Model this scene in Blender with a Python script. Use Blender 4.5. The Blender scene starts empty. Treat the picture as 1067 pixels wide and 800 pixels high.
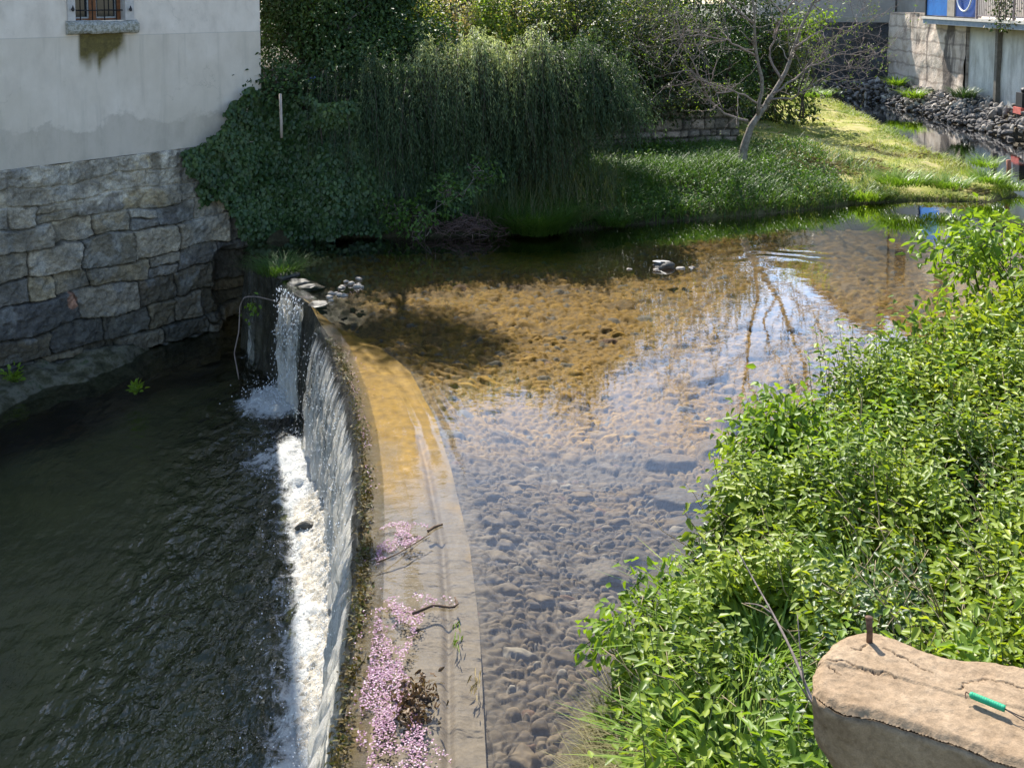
import bpy, math
import numpy as np
from mathutils import Vector, Matrix

rng = np.random.default_rng(11)
SC = bpy.context.scene
COL = SC.collection
R = math.radians
EYE = np.array([0.0, 0.0, 4.35])
PITCH = R(5.0)
CP, SP = math.cos(PITCH), math.sin(PITCH)
LOW = -1.65          # level of the pool under the weir


# ------------------------------------------------------------------ surveying
def ray(px, py):
    xc = (px - 533.5) / 1067.0
    yc = -(py - 88.3) / 1067.0
    return np.array([xc, CP + yc * SP, -SP + yc * CP])


def P(px, py, z=0.0):
    """ground point at height z seen in that direction from the bridge"""
    d = ray(px, py)
    return EYE + d * ((z - EYE[2]) / d[2])


def D(px, py, Y):
    d = ray(px, py)
    return EYE + d * (Y / d[1])


# ------------------------------------------------------------------ noise
def _hash(ix, iy, iz, seed):
    h = (ix.astype(np.int64) * 374761393 + iy.astype(np.int64) * 668265263 + iz.astype(np.int64) * 2147483647 + seed * 1274126177) & 0xFFFFFFFF
    h = ((h ^ (h >> 13)) * 1274126177) & 0xFFFFFFFF
    h = (h ^ (h >> 16)) & 0xFFFFFFFF
    return h / 4294967295.0


def vnoise(x, y, z=None, seed=0):
    x = np.asarray(x, float); y = np.asarray(y, float)
    z = np.zeros_like(x) if z is None else np.asarray(z, float)
    ix, iy, iz = np.floor(x), np.floor(y), np.floor(z)
    fx, fy, fz = x - ix, y - iy, z - iz
    fx = fx * fx * (3 - 2 * fx); fy = fy * fy * (3 - 2 * fy); fz = fz * fz * (3 - 2 * fz)
    out = 0
    for dx in (0, 1):
        for dy in (0, 1):
            for dz in (0, 1):
                w = (fx if dx else 1 - fx) * (fy if dy else 1 - fy) * (fz if dz else 1 - fz)
                out = out + w * _hash(ix + dx, iy + dy, iz + dz, seed)
    return out * 2 - 1


def fbm(x, y, z=None, seed=0, oct=4):
    out, a = 0, 1.0
    for k in range(oct):
        f = 2.03 ** k
        out = out + a * vnoise(x * f + 17.3 * k, y * f - 9.1 * k, None if z is None else z * f, seed + k)
        a *= 0.5
    return out


def sstep(a, b, x):
    t = np.clip((x - a) / (b - a), 0, 1)
    return t * t * (3 - 2 * t)


def seg_dist(x, y, pts):
    """distance of points to a polyline, and the arc length of the nearest point"""
    best = np.full(np.shape(x), 1e9); arc = np.zeros(np.shape(x)); acc = 0.0
    for a, b in zip(pts[:-1], pts[1:]):
        ax, ay, bx, by = a[0], a[1], b[0], b[1]
        L2 = (bx - ax) ** 2 + (by - ay) ** 2
        t = np.clip(((x - ax) * (bx - ax) + (y - ay) * (by - ay)) / L2, 0, 1)
        d = np.hypot(x - ax - t * (bx - ax), y - ay - t * (by - ay))
        m = d < best
        best = np.where(m, d, best)
        arc = np.where(m, acc + t * math.sqrt(L2), arc)
        acc += math.sqrt(L2)
    return best, arc


def in_poly(x, y, pts):
    c = np.zeros(np.shape(x), bool)
    n = len(pts)
    for i in range(n):
        x1, y1 = pts[i][0], pts[i][1]
        x2, y2 = pts[(i + 1) % n][0], pts[(i + 1) % n][1]
        if y1 == y2:
            continue
        m = ((y1 > y) != (y2 > y)) & (x < (x2 - x1) * (y - y1) / (y2 - y1) + x1)
        c ^= m
    return c


def smooth_line(pts, n, k=6):
    """resample a polyline to n points with rounded corners"""
    pts = np.array(pts, float)
    d = np.r_[0, np.cumsum(np.linalg.norm(np.diff(pts, axis=0), axis=1))]
    s = np.linspace(0, d[-1], max(n, 60) * 4)
    q = np.stack([np.interp(s, d, pts[:, i]) for i in range(pts.shape[1])], 1)
    for _ in range(k * 4):
        q[1:-1] = q[1:-1] * .5 + (q[:-2] + q[2:]) * .25
    d2 = np.r_[0, np.cumsum(np.linalg.norm(np.diff(q, axis=0), axis=1))]
    s2 = np.linspace(0, d2[-1], n)
    return np.stack([np.interp(s2, d2, q[:, i]) for i in range(q.shape[1])], 1)


# ------------------------------------------------------------------ meshes
class MB:
    """gathers numpy pieces, then links them as ONE mesh object"""
    def __init__(s):
        s.v, s.f, s.r, s.c, s.uv, s.n = [], [], [], [], [], 0

    def add(s, v, faces, rnd=None, col=None, uv=None):
        v = np.asarray(v, float)
        faces = [np.asarray(q, np.int64) for q in (faces if isinstance(faces, list) else [faces])]
        k = 0
        for q in faces:
            s.f.append(q + s.n)
            m = len(q)
            if rnd is None:
                s.r.append(np.full(m, rng.random()))
            else:
                s.r.append(np.broadcast_to(rnd, (m,)) if np.ndim(rnd) == 0 else rnd[k:k + m])
            k += m
        s.v.append(v); s.n += len(v)
        if col is not None: s.c.append(col)
        if uv is not None: s.uv.append(uv)
        return s

    def mesh(s, name, smooth=True):
        me = bpy.data.meshes.new(name)
        v = np.concatenate(s.v)
        me.vertices.add(len(v)); me.vertices.foreach_set('co', v.astype(np.float32).ravel())
        loops = np.concatenate([q.ravel() for q in s.f])
        size = np.concatenate([np.full(len(q), q.shape[1]) for q in s.f])
        me.loops.add(len(loops)); me.loops.foreach_set('vertex_index', loops.astype(np.int32))
        me.polygons.add(len(size))
        me.polygons.foreach_set('loop_start', np.r_[0, np.cumsum(size)[:-1]].astype(np.int32))
        me.polygons.foreach_set('use_smooth', np.full(len(size), smooth))
        a = me.attributes.new('rnd', 'FLOAT', 'FACE'); a.data.foreach_set('value', np.concatenate(s.r).astype(np.float32))
        if s.c:
            c = np.concatenate(s.c); c = np.c_[c, np.ones(len(c))] if c.shape[1] == 3 else c
            a = me.attributes.new('col', 'FLOAT_COLOR', 'POINT'); a.data.foreach_set('color', c.astype(np.float32).ravel())
        if s.uv:
            a = me.attributes.new('st', 'FLOAT_VECTOR', 'POINT')
            a.data.foreach_set('vector', np.concatenate(s.uv).astype(np.float32).ravel())
        me.update(calc_edges=True); me.validate()
        return me

    def build(s, name, mat, parent=None, smooth=True):
        o = bpy.data.objects.new(name, s.mesh(name, smooth))
        COL.objects.link(o)
        if mat is not None: o.data.materials.append(mat)
        if parent is not None: o.parent = parent
        return o


def tag(o, label, cat, group=None):
    o['label'] = label; o['category'] = cat
    if group: o['group'] = group
    return o


def thing(name, label, cat, group=None):
    o = bpy.data.objects.new(name, None); COL.objects.link(o)
    o.empty_display_size = .2
    return tag(o, label, cat, group)


def setting(o, kind='structure'):
    o['kind'] = kind
    return o


def grid_faces(nr, nc, wrap=False):
    r = np.arange(nr - 1)[:, None]; c = np.arange(nc if wrap else nc - 1)[None, :]
    c2 = (c + 1) % nc
    return np.stack([r * nc + c, r * nc + c2, (r + 1) * nc + c2, (r + 1) * nc + c], -1).reshape(-1, 4)


def box(mb, lo, hi, M=None, rnd=None):
    x0, y0, z0 = lo; x1, y1, z1 = hi
    v = np.array([[x0, y0, z0], [x1, y0, z0], [x1, y1, z0], [x0, y1, z0], [x0, y0, z1], [x1, y0, z1], [x1, y1, z1], [x0, y1, z1]], float)
    if M is not None: v = M(v)
    f = np.array([[0, 3, 2, 1], [4, 5, 6, 7], [0, 1, 5, 4], [1, 2, 6, 5], [2, 3, 7, 6], [3, 0, 4, 7]])
    return mb.add(v, f, rnd)


def tube(mb, path, rad, sides=6, rnd=None, jitter=0.0):
    path = np.asarray(path, float); n = len(path)
    rad = np.broadcast_to(rad, (n,)) if np.ndim(rad) == 0 else np.asarray(rad, float)
    t = np.gradient(path, axis=0); t /= np.linalg.norm(t, axis=1)[:, None] + 1e-9
    ref = np.array([.31, .17, .93]) if abs(t[0] @ np.array([.31, .17, .93])) < .9 else np.array([1, 0, 0.])
    a = np.cross(t, ref); a /= np.linalg.norm(a, axis=1)[:, None] + 1e-9
    b = np.cross(t, a)
    ang = np.linspace(0, 2 * np.pi, sides, endpoint=False)
    rr = rad[:, None] * (1 + (rng.random((n, sides)) - .5) * jitter)
    v = path[:, None, :] + rr[..., None] * (a[:, None] * np.cos(ang)[None, :, None] + b[:, None] * np.sin(ang)[None, :, None])
    v = v.reshape(-1, 3)
    f = grid_faces(n, sides, True)
    caps = [np.arange(sides)[::-1][None], (np.arange(sides) + (n - 1) * sides)[None]]
    return mb.add(v, [f] + caps, rnd if rnd is not None else rng.random())


def unit(v):
    return v / (np.linalg.norm(v, axis=-1, keepdims=True) + 1e-9)


def leaves(mb, pos, axis, nrm, length, width, rnd=None, fold=.12, droop=.12):
    """many folded ovate leaves: two quads each"""
    n = len(pos)
    if n == 0: return mb
    a = unit(axis); s = unit(np.cross(nrm, a)); u = np.cross(a, s)
    L = np.broadcast_to(length, (n,))[:, None]; W = np.broadcast_to(width, (n,))[:, None]
    tpl = [(0, 0, 0), (.32, .5, fold), (.7, .36, fold * .6 - droop * .5), (1, 0, -droop), (.7, -.36, fold * .6 - droop * .5), (.32, -.5, fold)]
    v = np.stack([pos + a * L * x + s * W * y + u * L * z for x, y, z in tpl], 1).reshape(-1, 3)
    b = (np.arange(n) * 6)[:, None]
    f = np.concatenate([b + np.array([[0, 1, 2, 3]]), b + np.array([[0, 3, 4, 5]])], 1).reshape(-1, 4)
    rr = rng.random(n) if rnd is None else rnd
    return mb.add(v, f, np.repeat(rr, 2))


def blades(mb, pos, h, w, lean, bend, rnd=None, azim=None):
    """many grass blades, four levels each"""
    n = len(pos)
    az = rng.random(n) * 2 * np.pi if azim is None else azim
    d = np.stack([np.cos(az), np.sin(az), np.zeros(n)], 1)
    sd = np.stack([-np.sin(az), np.cos(az), np.zeros(n)], 1)
    h = np.broadcast_to(h, (n,)); w = np.broadcast_to(w, (n,)); lean = np.broadcast_to(lean, (n,)); bend = np.broadcast_to(bend, (n,))
    rows = []
    for t, ww in ((0, 1), (.4, .9), (.75, .55), (1, .06)):
        out = (lean * t + bend * t * t) * h
        up = h * t * (1 - .35 * bend * t)
        c = pos + d * out[:, None]; c[:, 2] += up
        rows += [c - sd * (w * ww / 2)[:, None], c + sd * (w * ww / 2)[:, None]]
    v = np.stack(rows, 1).reshape(-1, 3)
    b = (np.arange(n) * 8)[:, None]
    f = np.concatenate([b + np.array([[i, i + 1, i + 3, i + 2]]) for i in (0, 2, 4)], 1).reshape(-1, 4)
    rr = rng.random(n) if rnd is None else rnd
    return mb.add(v, f, np.repeat(rr, 3))


def ico(sub=2):
    import bmesh
    bm = bmesh.new(); bmesh.ops.create_icosphere(bm, subdivisions=sub, radius=1)
    v = np.array([x.co[:] for x in bm.verts]); bm.verts.index_update()
    f = np.array([[q.index for q in x.verts] for x in bm.faces]); bm.free()
    return v, f


ICO = {k: ico(k) for k in (1, 2, 3, 4)}


def rock(mb, c, size, seed, sub=3, rough=.35, M=None, facet=True):
    v, f = ICO[sub]; v = v.copy()
    if facet:
        r0 = np.random.default_rng(seed)
        for _ in range(9):
            nn = unit(r0.normal(size=3)); lim = r0.uniform(.55, .85)
            dd = v @ nn - lim
            v -= np.where(dd > 0, dd, 0)[:, None] * nn * .9
    k = 1 + rough * fbm(v[:, 0] * 1.3 + seed, v[:, 1] * 1.3, v[:, 2] * 1.3, seed, 4) * .5
    v = v * k[:, None] * np.array(size)
    if M is not None: v = v @ M.T
    return mb.add(v + np.array(c), f)


def rotz(a):
    return np.array([[math.cos(a), -math.sin(a), 0], [math.sin(a), math.cos(a), 0], [0, 0, 1]])


# ------------------------------------------------------------------ materials
def mat(name):
    m = bpy.data.materials.new(name); m.use_nodes = True
    nt = m.node_tree; nt.nodes.clear()
    out = nt.nodes.new('ShaderNodeOutputMaterial')
    return m, nt, out


def N(nt, typ, **kw):
    n = nt.nodes.new(typ)
    for k, v in kw.items():
        if k in n.bl_rna.properties: setattr(n, k, v)
        else: n.inputs[k].default_value = v
    return n


def noise(nt, scale, detail=6, rough=.6, vec=None, dist=0.0):
    n = N(nt, 'ShaderNodeTexNoise', Scale=scale, Detail=detail, Roughness=rough, Distortion=dist)
    if vec is not None: nt.links.new(vec, n.inputs['Vector'])
    return n.outputs['Fac']


def ramp(nt, fac, stops):
    r = nt.nodes.new('ShaderNodeValToRGB')
    el = r.color_ramp.elements
    while len(el) < len(stops): el.new(.5)
    for e, (p, c) in zip(el, stops):
        e.position = p
        e.color = (c, c, c, 1) if np.ndim(c) == 0 else (*c, 1)
    nt.links.new(fac, r.inputs[0])
    return r.outputs[0]


def mixc(nt, fac, a, b, mode='MIX'):
    m = nt.nodes.new('ShaderNodeMix'); m.data_type = 'RGBA'; m.blend_type = mode
    for sock, val in ((m.inputs[0], fac), (m.inputs[6], a), (m.inputs[7], b)):
        if hasattr(val, 'is_linked'): nt.links.new(val, sock)
        elif np.ndim(val) == 0: sock.default_value = val
        else: sock.default_value = (*val, 1)
    return m.outputs[2]


def math_(nt, op, a, b=0.0, c=0.0):
    m = nt.nodes.new('ShaderNodeMath'); m.operation = op
    for i, val in enumerate((a, b, c)):
        if hasattr(val, 'is_linked'): nt.links.new(val, m.inputs[i])
        else: m.inputs[i].default_value = val
    return m.outputs[0]


def bump(nt, h, strength=.5, dist=.02, normal=None):
    b = N(nt, 'ShaderNodeBump', Strength=strength, Distance=dist)
    nt.links.new(h, b.inputs['Height'])
    if normal is not None: nt.links.new(normal, b.inputs['Normal'])
    return b.outputs[0]


def pos(nt):
    return nt.nodes.new('ShaderNodeNewGeometry').outputs['Position']


def scaled(nt, vec, s, rot=(0, 0, 0)):
    m = nt.nodes.new('ShaderNodeMapping'); m.inputs['Scale'].default_value = s; m.inputs['Rotation'].default_value = rot
    nt.links.new(vec, m.inputs['Vector'])
    return m.outputs[0]


def attr(nt, name, out='Fac'):
    a = nt.nodes.new('ShaderNodeAttribute'); a.attribute_name = name
    return a.outputs[out]


def principled(nt, out, color, rough=.8, normal=None, spec=.3, metallic=0.0):
    p = nt.nodes.new('ShaderNodeBsdfPrincipled')
    if hasattr(color, 'is_linked'): nt.links.new(color, p.inputs['Base Color'])
    else: p.inputs['Base Color'].default_value = (*color, 1)
    if hasattr(rough, 'is_linked'): nt.links.new(rough, p.inputs['Roughness'])
    else: p.inputs['Roughness'].default_value = rough
    p.inputs['Specular IOR Level'].default_value = spec
    p.inputs['Metallic'].default_value = metallic
    if normal is not None: nt.links.new(normal, p.inputs['Normal'])
    if out is not None: nt.links.new(p.outputs[0], out.inputs[0])
    return p


def mat_plain(name, c1, c2, scale=8, rough=.8, bstr=.4, bdist=.01, spec=.3, metallic=0.0, detail=8):
    m, nt, out = mat(name)
    v = pos(nt)
    f = noise(nt, scale, detail, .62, v)
    col = mixc(nt, ramp(nt, f, [(.32, 0.), (.68, 1.)]), c1, c2)
    principled(nt, out, col, rough, bump(nt, noise(nt, scale * 3, 8, .65, v), bstr, bdist), spec, metallic)
    return m


def mat_leaf(name, stops, transl=.38, rough=.42, tcol=(1.25, 1.35, .55), spec=.35, patch=.5, pscale=1.3):
    """leaf: glossy top, light passing through; colours spread over the plant's own leaves"""
    m, nt, out = mat(name)
    r = attr(nt, 'rnd')
    big = noise(nt, pscale, 3, .5, pos(nt))
    f = math_(nt, 'ADD', math_(nt, 'MULTIPLY', r, 1 - patch), math_(nt, 'MULTIPLY', ramp(nt, big, [(.3, 0.), (.7, 1.)]), patch))
    col = ramp(nt, f, stops)
    p = principled(nt, None, col, rough, None, spec)
    t = nt.nodes.new('ShaderNodeBsdfTranslucent')
    tc = mixc(nt, 1.0, col, tcol, 'MULTIPLY')
    nt.links.new(tc, t.inputs[0])
    mx = nt.nodes.new('ShaderNodeMixShader'); mx.inputs[0].default_value = transl
    nt.links.new(p.outputs[0], mx.inputs[1]); nt.links.new(t.outputs[0], mx.inputs[2])
    nt.links.new(mx.outputs[0], out.inputs[0])
    return m
# ================================================================== SETTING
# ---- the lip of the weir, from the house wall to the near side
CREST_PX = [(258, 262), (280, 280), (300, 297), (322, 312), (335, 335), (352, 362), (368, 405), (377, 450), (381, 500), (380, 560), (374, 640), (362, 720), (350, 800)]
crest = np.array([P(*q)[:2] for q in CREST_PX] + [[-0.98, 4.6], [-0.95, 3.6]])
crest = smooth_line(crest, 700, 2)
_cy, _cx = crest[::-1, 1], crest[::-1, 0]
_apy = [3.6, 5.43, 6.87, 7.9, 9.26, 10.4, 11.77, 12.6, 13.4, 14.2]
_apx = [-.10, -.14, -.23, -.34, -.57, -.80, -1.20, -1.65, -2.35, -2.8]


def xc(y): return np.interp(y, _cy, _cx)
def xa(y): return np.maximum(np.interp(y, _apy, _apx), xc(y) + .02)


# ---- materials of the setting
def mat_water(name, tint, b_list, rough=.0, stretch=(1, 1, 1), gain=1.0, calm=False):
    """clear water: Fresnel mirror over whatever lies below"""
    m, nt, out = mat(name)
    v = scaled(nt, pos(nt), stretch)
    nrm = None
    for sc, det, st, di in b_list:
        hh_ = noise(nt, sc, det, .5, v)
        if name == 'pool water':      # choppy by the fall, calm under the house
            hh_ = math_(nt, 'MULTIPLY', hh_, attr(nt, 'chop'))
        if calm:      # the stream runs rougher where it shoals towards the weir
            sy = nt.nodes.new('ShaderNodeSeparateXYZ'); nt.links.new(pos(nt), sy.inputs[0])
            hh_ = math_(nt, 'MULTIPLY', hh_, ramp(nt, math_(nt, 'MULTIPLY', sy.outputs[1], .05), [(.36, 1.), (.54, .12)]))
        nrm = bump(nt, hh_, st, di, nrm)
    fr = N(nt, 'ShaderNodeFresnel', IOR=1.38)
    nt.links.new(nrm, fr.inputs['Normal'])
    tr = nt.nodes.new('ShaderNodeBsdfTransparent'); tr.inputs[0].default_value = (*tint, 1)
    gl = N(nt, 'ShaderNodeBsdfGlossy', Roughness=rough)
    nt.links.new(nrm, gl.inputs['Normal'])
    mx = nt.nodes.new('ShaderNodeMixShader')
    gm = math_(nt, 'MULTIPLY', math_(nt, 'POWER', fr.outputs[0], 1.7 if calm else 1.0), gain); gm.node.use_clamp = True
    nt.links.new(gm, mx.inputs[0]); nt.links.new(tr.outputs[0], mx.inputs[1]); nt.links.new(gl.outputs[0], mx.inputs[2])
    nt.links.new(mx.outputs[0], out.inputs[0])
    return m, nt, out, mx


m_river, *_ = mat_water('river water', (.97, .965, .93), [(1.3, 2, .08, .05), (4.6, 3, .30, .026), (13, 3, .14, .009)], .0, (.8, 1.4, 1), 6.9, True)

# bed: each cobble keeps its own tone (attribute col), algae gilds the upper reach
m_bed, nt, out = mat('river bed stones')
v = pos(nt)
base = attr(nt, 'col', 'Color')
f1 = noise(nt, 26, 8, .65, v)
base = mixc(nt, .55, base, ramp(nt, f1, [(.3, .25), (.7, .95)]), 'MULTIPLY')
principled(nt, out, base, .75, bump(nt, f1, .35, .012), .3)

m_apron, nt, out = mat('worn concrete with algae')
v = pos(nt)
alg = noise(nt, 1.1, 7, .62, scaled(nt, v, (1.6, .8, 1)), .6)
sepx = nt.nodes.new('ShaderNodeSeparateXYZ'); nt.links.new(v, sepx.inputs[0])
grad = math_(nt, 'MULTIPLY', math_(nt, 'SUBTRACT', sepx.outputs[1], 9.0), .16)
fac = ramp(nt, math_(nt, 'ADD', alg, grad), [(.35, 0.), (.68, 1.)])
fine = noise(nt, 40, 8, .7, v)
conc = ramp(nt, fine, [(.3, (.080, .061, .038)), (.7, (.160, .126, .083))])
gold = ramp(nt, noise(nt, 9, 8, .7, v), [(.3, (.15, .083, .007)), (.7, (.36, .21, .019))])
edge = attr(nt, 'rim')
c = mixc(nt, fac, conc, gold)
c = mixc(nt, math_(nt, 'MULTIPLY', edge, ramp(nt, noise(nt, 5, 6, .7, v), [(.3, .55), (.6, 1.)])), c, (.13, .082, .012))
principled(nt, out, c, .7, bump(nt, fine, .3, .008), .3)

m_face = mat_plain('dark wet weir stone', (.012, .012, .009), (.055, .05, .032), 3.5, .35, .9, .05, .5)
m_soil = mat_plain('damp bank soil', (.035, .03, .018), (.10, .08, .045), 5, .9, .8, .05)
m_poolbed = mat_plain('silt of the pool', (.085, .09, .042), (.16, .15, .07), 1.2, .9, .5, .05)
m_ground = mat_plain('distant ground', (.06, .07, .03), (.11, .10, .06), .4, .95, .3, .05)

m_bank, nt, out = mat('grassy bank soil')
v = pos(nt)
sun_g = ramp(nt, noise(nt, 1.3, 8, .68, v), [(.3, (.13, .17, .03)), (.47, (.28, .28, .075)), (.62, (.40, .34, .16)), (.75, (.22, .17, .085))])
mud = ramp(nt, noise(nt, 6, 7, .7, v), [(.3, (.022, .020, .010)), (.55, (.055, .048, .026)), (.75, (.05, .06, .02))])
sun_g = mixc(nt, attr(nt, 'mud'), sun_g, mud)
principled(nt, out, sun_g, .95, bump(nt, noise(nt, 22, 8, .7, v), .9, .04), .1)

# ---- broad ground sheet that reaches the horizon
mb = MB(); mb.add([[-400, -150, -3.2], [400, -150, -3.2], [400, 900, -3.2], [-400, 900, -3.2]], np.array([[0, 1, 2, 3]]))
setting(mb.build('ground', m_ground))


# ---- cobbled river bed
def cobbles(x, y, cell, seed, aniso=1.35, ang=.5):
    """rounded stones in jittered cells: height 0..1, stone id value, edge distance"""
    ca, sa = math.cos(ang), math.sin(ang)
    u = (x * ca + y * sa) / (cell * aniso); w = (-x * sa + y * ca) / cell
    iu, iw = np.floor(u), np.floor(w)
    f1 = np.full(x.shape, 9.0); f2 = np.full(x.shape, 9.0); idv = np.zeros(x.shape); tl = np.zeros(x.shape)
    z0 = np.zeros_like(iu)
    for a in (-1, 0, 1):
        for b in (-1, 0, 1):
            cu, cw = iu + a, iw + b
            ju = cu + .5 + (_hash(cu, cw, z0, seed) - .5) * .9; jw = cw + .5 + (_hash(cu, cw, z0, seed + 1) - .5) * .9
            sz = .75 + .6 * _hash(cu, cw, z0, seed + 2)
            d = np.hypot(u - ju, w - jw) / sz
            m = d < f1
            tt = (u - ju) * (_hash(cu, cw, z0, seed + 4) - .5) + (w - jw) * (_hash(cu, cw, z0, seed + 5) - .35)
            tl = np.where(m, tt, tl)
            f2 = np.where(m, f1, np.minimum(f2, d)); idv = np.where(m, _hash(cu, cw, z0, seed + 3), idv); f1 = np.where(m, d, f1)
    e = f2 - f1
    return sstep(0, .30, e) * (.62 + .38 * np.clip(1 - f1, 0, 1)) + 1.1 * tl * sstep(.02, .2, e), idv, e


ys = np.r_[np.arange(4.4, 9.5, .0115), np.arange(9.5, 14, .02), np.arange(14, 23, .035), np.arange(23, 50, .25)]
us = np.linspace(0, 1, 520) ** 1.1
Y = np.repeat(ys[:, None], len(us), 1)
X0 = np.where(ys > 14.2, np.where(ys < 17.1, xc(ys) + .06, -4.6), xa(ys) - .03)[:, None]
X1 = np.interp(ys, [4, 8, 12, 20, 24, 60], [2.5, 3.6, 8, 17, 18, 18])[:, None]
X = X0 + (X1 - X0) * us[None, :]
wx, wy = X + .05 * fbm(X * 3, Y * 3, seed=5, oct=2), Y + .05 * fbm(X * 3, Y * 3, seed=8, oct=2)
h1, id1, e1 = cobbles(wx, wy, .058, 3, 1.6, .35)
h2, id2, e2 = cobbles(wx, wy, .125, 9, 1.55, -.2)
big = id2 > .72
h = np.where(big, h2 * .05 * (1 + id2 - .8), h1 * .030 * (.35 + 1.1 * id1))
idv = np.where(big, id2 * 5 % 1, id1)
edge_d = np.where(big, e2, e1)
shelf = 1 - sstep(0, .30, X - X0)
h = h * (1 - .75 * shelf)
zb = -.40 + h + .05 * fbm(X * .7, Y * .7, seed=31, oct=3) + .012 * fbm(X * 14, Y * 14, seed=32, oct=2)
slope_ = 1 - sstep(.0, 1.5, X - X0)
zb = zb + (.235 * slope_ + .02 * shelf) * (1 - sstep(12.5, 13.6, Y))
zb = zb + sstep(13, 17, Y) * .10
# tones: grey-brown near, gilded by algae further up
t = idv[..., None]
grey = np.array([.115, .080, .043]) * (1 - t) + np.array([.330, .245, .145]) * t
gold = np.array([.20, .108, .010]) * (1 - t) + np.array([.46, .265, .032]) * t
pale = np.array([.42, .36, .27])
alg = sstep(9.2, 11.2, Y + .9 * fbm(X * .8, Y * .8, seed=41, oct=3) - .12 * (X - 1))[..., None]
col = grey * (1 - alg) + gold * alg
warm = np.array([.20, .145, .085])
col = np.where(((idv * 13.7) % 1 < .22)[..., None], col * .45 + warm * .55, col)
silt = sstep(-.1, .5, fbm(X * 1.1, Y * 1.1, seed=43, oct=4))[..., None] * .5
col = col * (1 - silt) + (np.array([.185, .140, .088]) * (1 - alg) + np.array([.34, .19, .022]) * alg) * silt
col = col * (1 - shelf[..., None] * .8) + np.array([.19, .15, .10]) * shelf[..., None] * .8
col = np.where((idv > .965)[..., None], pale * (1 - .5 * alg), col)
col = np.where((np.abs(idv - .5) < .006)[..., None], np.array([.26, .15, .085]), col)
h3, id3, e3 = cobbles(wx, wy, .34, 15, 1.4, .6)
boul = (id3 > .90)[..., None]
zb = np.where(boul[..., 0], np.maximum(zb, -.40 + .11 * h3 + .01 * fbm(X * 9, Y * 9, seed=45)), zb)
col = np.where(boul & (e3 > .06)[..., None], np.array([.24, .19, .13]) * (.6 + 6 * (id3[..., None] - .9)) * (1 - alg) + np.array([.24, .14, .03]) * alg, col)
col = col * (.58 + .30 * alg)
moss_c = (sstep(13.6, 14.6, Y) * (1 - sstep(.5, 1.5, X - X0)))[..., None]
col = col * (1 - moss_c) + np.array([.03, .028, .012]) * moss_c
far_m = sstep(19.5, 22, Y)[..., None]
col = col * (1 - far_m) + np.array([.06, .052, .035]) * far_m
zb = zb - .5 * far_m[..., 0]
col *= (.45 + .55 * sstep(.0, .22, edge_d))[..., None]      # tone darkens towards the joints
mb = MB()
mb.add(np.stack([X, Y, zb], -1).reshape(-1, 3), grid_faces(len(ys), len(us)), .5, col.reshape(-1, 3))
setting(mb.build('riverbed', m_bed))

# ---- river surface
ys = np.r_[np.arange(4.4, 17.2, .04), np.arange(17.2, 26, .15), np.arange(26, 60, .8)]
nu = 240
us = np.linspace(0, 1, nu) ** 1.6
X0 = np.where(ys > 17.1, -4.6, xc(ys))[:, None]
X1 = np.interp(ys, [4, 8, 12, 20, 24, 60], [3, 4.5, 9, 17.5, 18.5, 18.5])[:, None]
X = X0 + (X1 - X0) * us[None, :]; Y = np.repeat(ys[:, None], nu, 1)
w = X - xc(Y)
z = -.045 * (1 - sstep(0, .45, w)) * (Y < 16.8)
# standing ripples where the stream slips over the edge of the apron and past the tip of the gravel
rx = X - xa(Y)
amp = .0045 * np.exp(-((rx + .12) / .30) ** 2) * sstep(7.6, 9.5, Y) * (1 - sstep(11.8, 13, Y))
z = z + amp * np.sin(38 * rx + 3 * fbm(X * 2, Y * 1.2, seed=3, oct=2))
c0 = P(812, 262)
rr = np.hypot((X - c0[0]) * .8, (Y - c0[1]) * .9)
z = z + .0035 * np.exp(-(rr / .8) ** 2) * np.sin(Y * 13 + X * 5 + 5 * fbm(X * .9, Y * .9, seed=6, oct=3))
mb = MB(); mb.add(np.stack([X, Y, z], -1).reshape(-1, 3), grid_faces(len(ys), nu), .5)
setting(mb.build('river_water', m_river))

# ---- the weir: apron under the water, and its wet face
weir = thing('weir', 'curved concrete weir with a golden algae covered apron and a dark wet face', 'weir')
ys = np.arange(3.6, 14.6, .03); us = np.linspace(0, 1, 60)
X = xc(ys)[:, None] + (xa(ys) - xc(ys))[:, None] * us[None, :]; Y = np.repeat(ys[:, None], 60, 1)
w = X - xc(Y)
za = -.058 - .035 * us[None, :] + .010 * fbm(X * 5, Y * 5, seed=2, oct=3) - .03 * np.exp(-((X - xa(Y) + .22) / .03) ** 2) * (Y < 10)
rim = 1 - sstep(.04, .20, w + .05 * fbm(X * 7, Y * 4, seed=7, oct=3))
mb = MB(); mb.add(np.stack([X, Y, za], -1).reshape(-1, 3), grid_faces(len(ys), 60), .5)
o = mb.build('apron', m_apron, weir)
a = o.data.attributes.new('rim', 'FLOAT', 'POINT'); a.data.foreach_set('value', rim.astype(np.float32).ravel())
tan = np.gradient(crest, axis=0); tan /= np.linalg.norm(tan, axis=1)[:, None]
out_n = np.stack([tan[:, 1], -tan[:, 0]], 1)          # towards the pool
out_n[out_n[:, 0] > 0] *= 1
prof = np.linspace(0, 1, 40)
arc = np.r_[0, np.cumsum(np.linalg.norm(np.diff(crest, axis=0), axis=1))]
off = -.01 + .20 * prof[None, :] ** .8 + .05 * fbm(np.repeat(arc[:, None], 40, 1) * 3, np.repeat(prof[None, :], len(arc), 0) * 6, seed=12)
sgn = -1 if out_n[350, 0] > 0 else 1
out_n = out_n * sgn
fx = crest[:, None, 0] + out_n[:, None, 0] * off; fy = crest[:, None, 1] + out_n[:, None, 1] * off
fz = np.repeat((-.05 - 2.6 * prof)[None, :], len(arc), 0)
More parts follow.
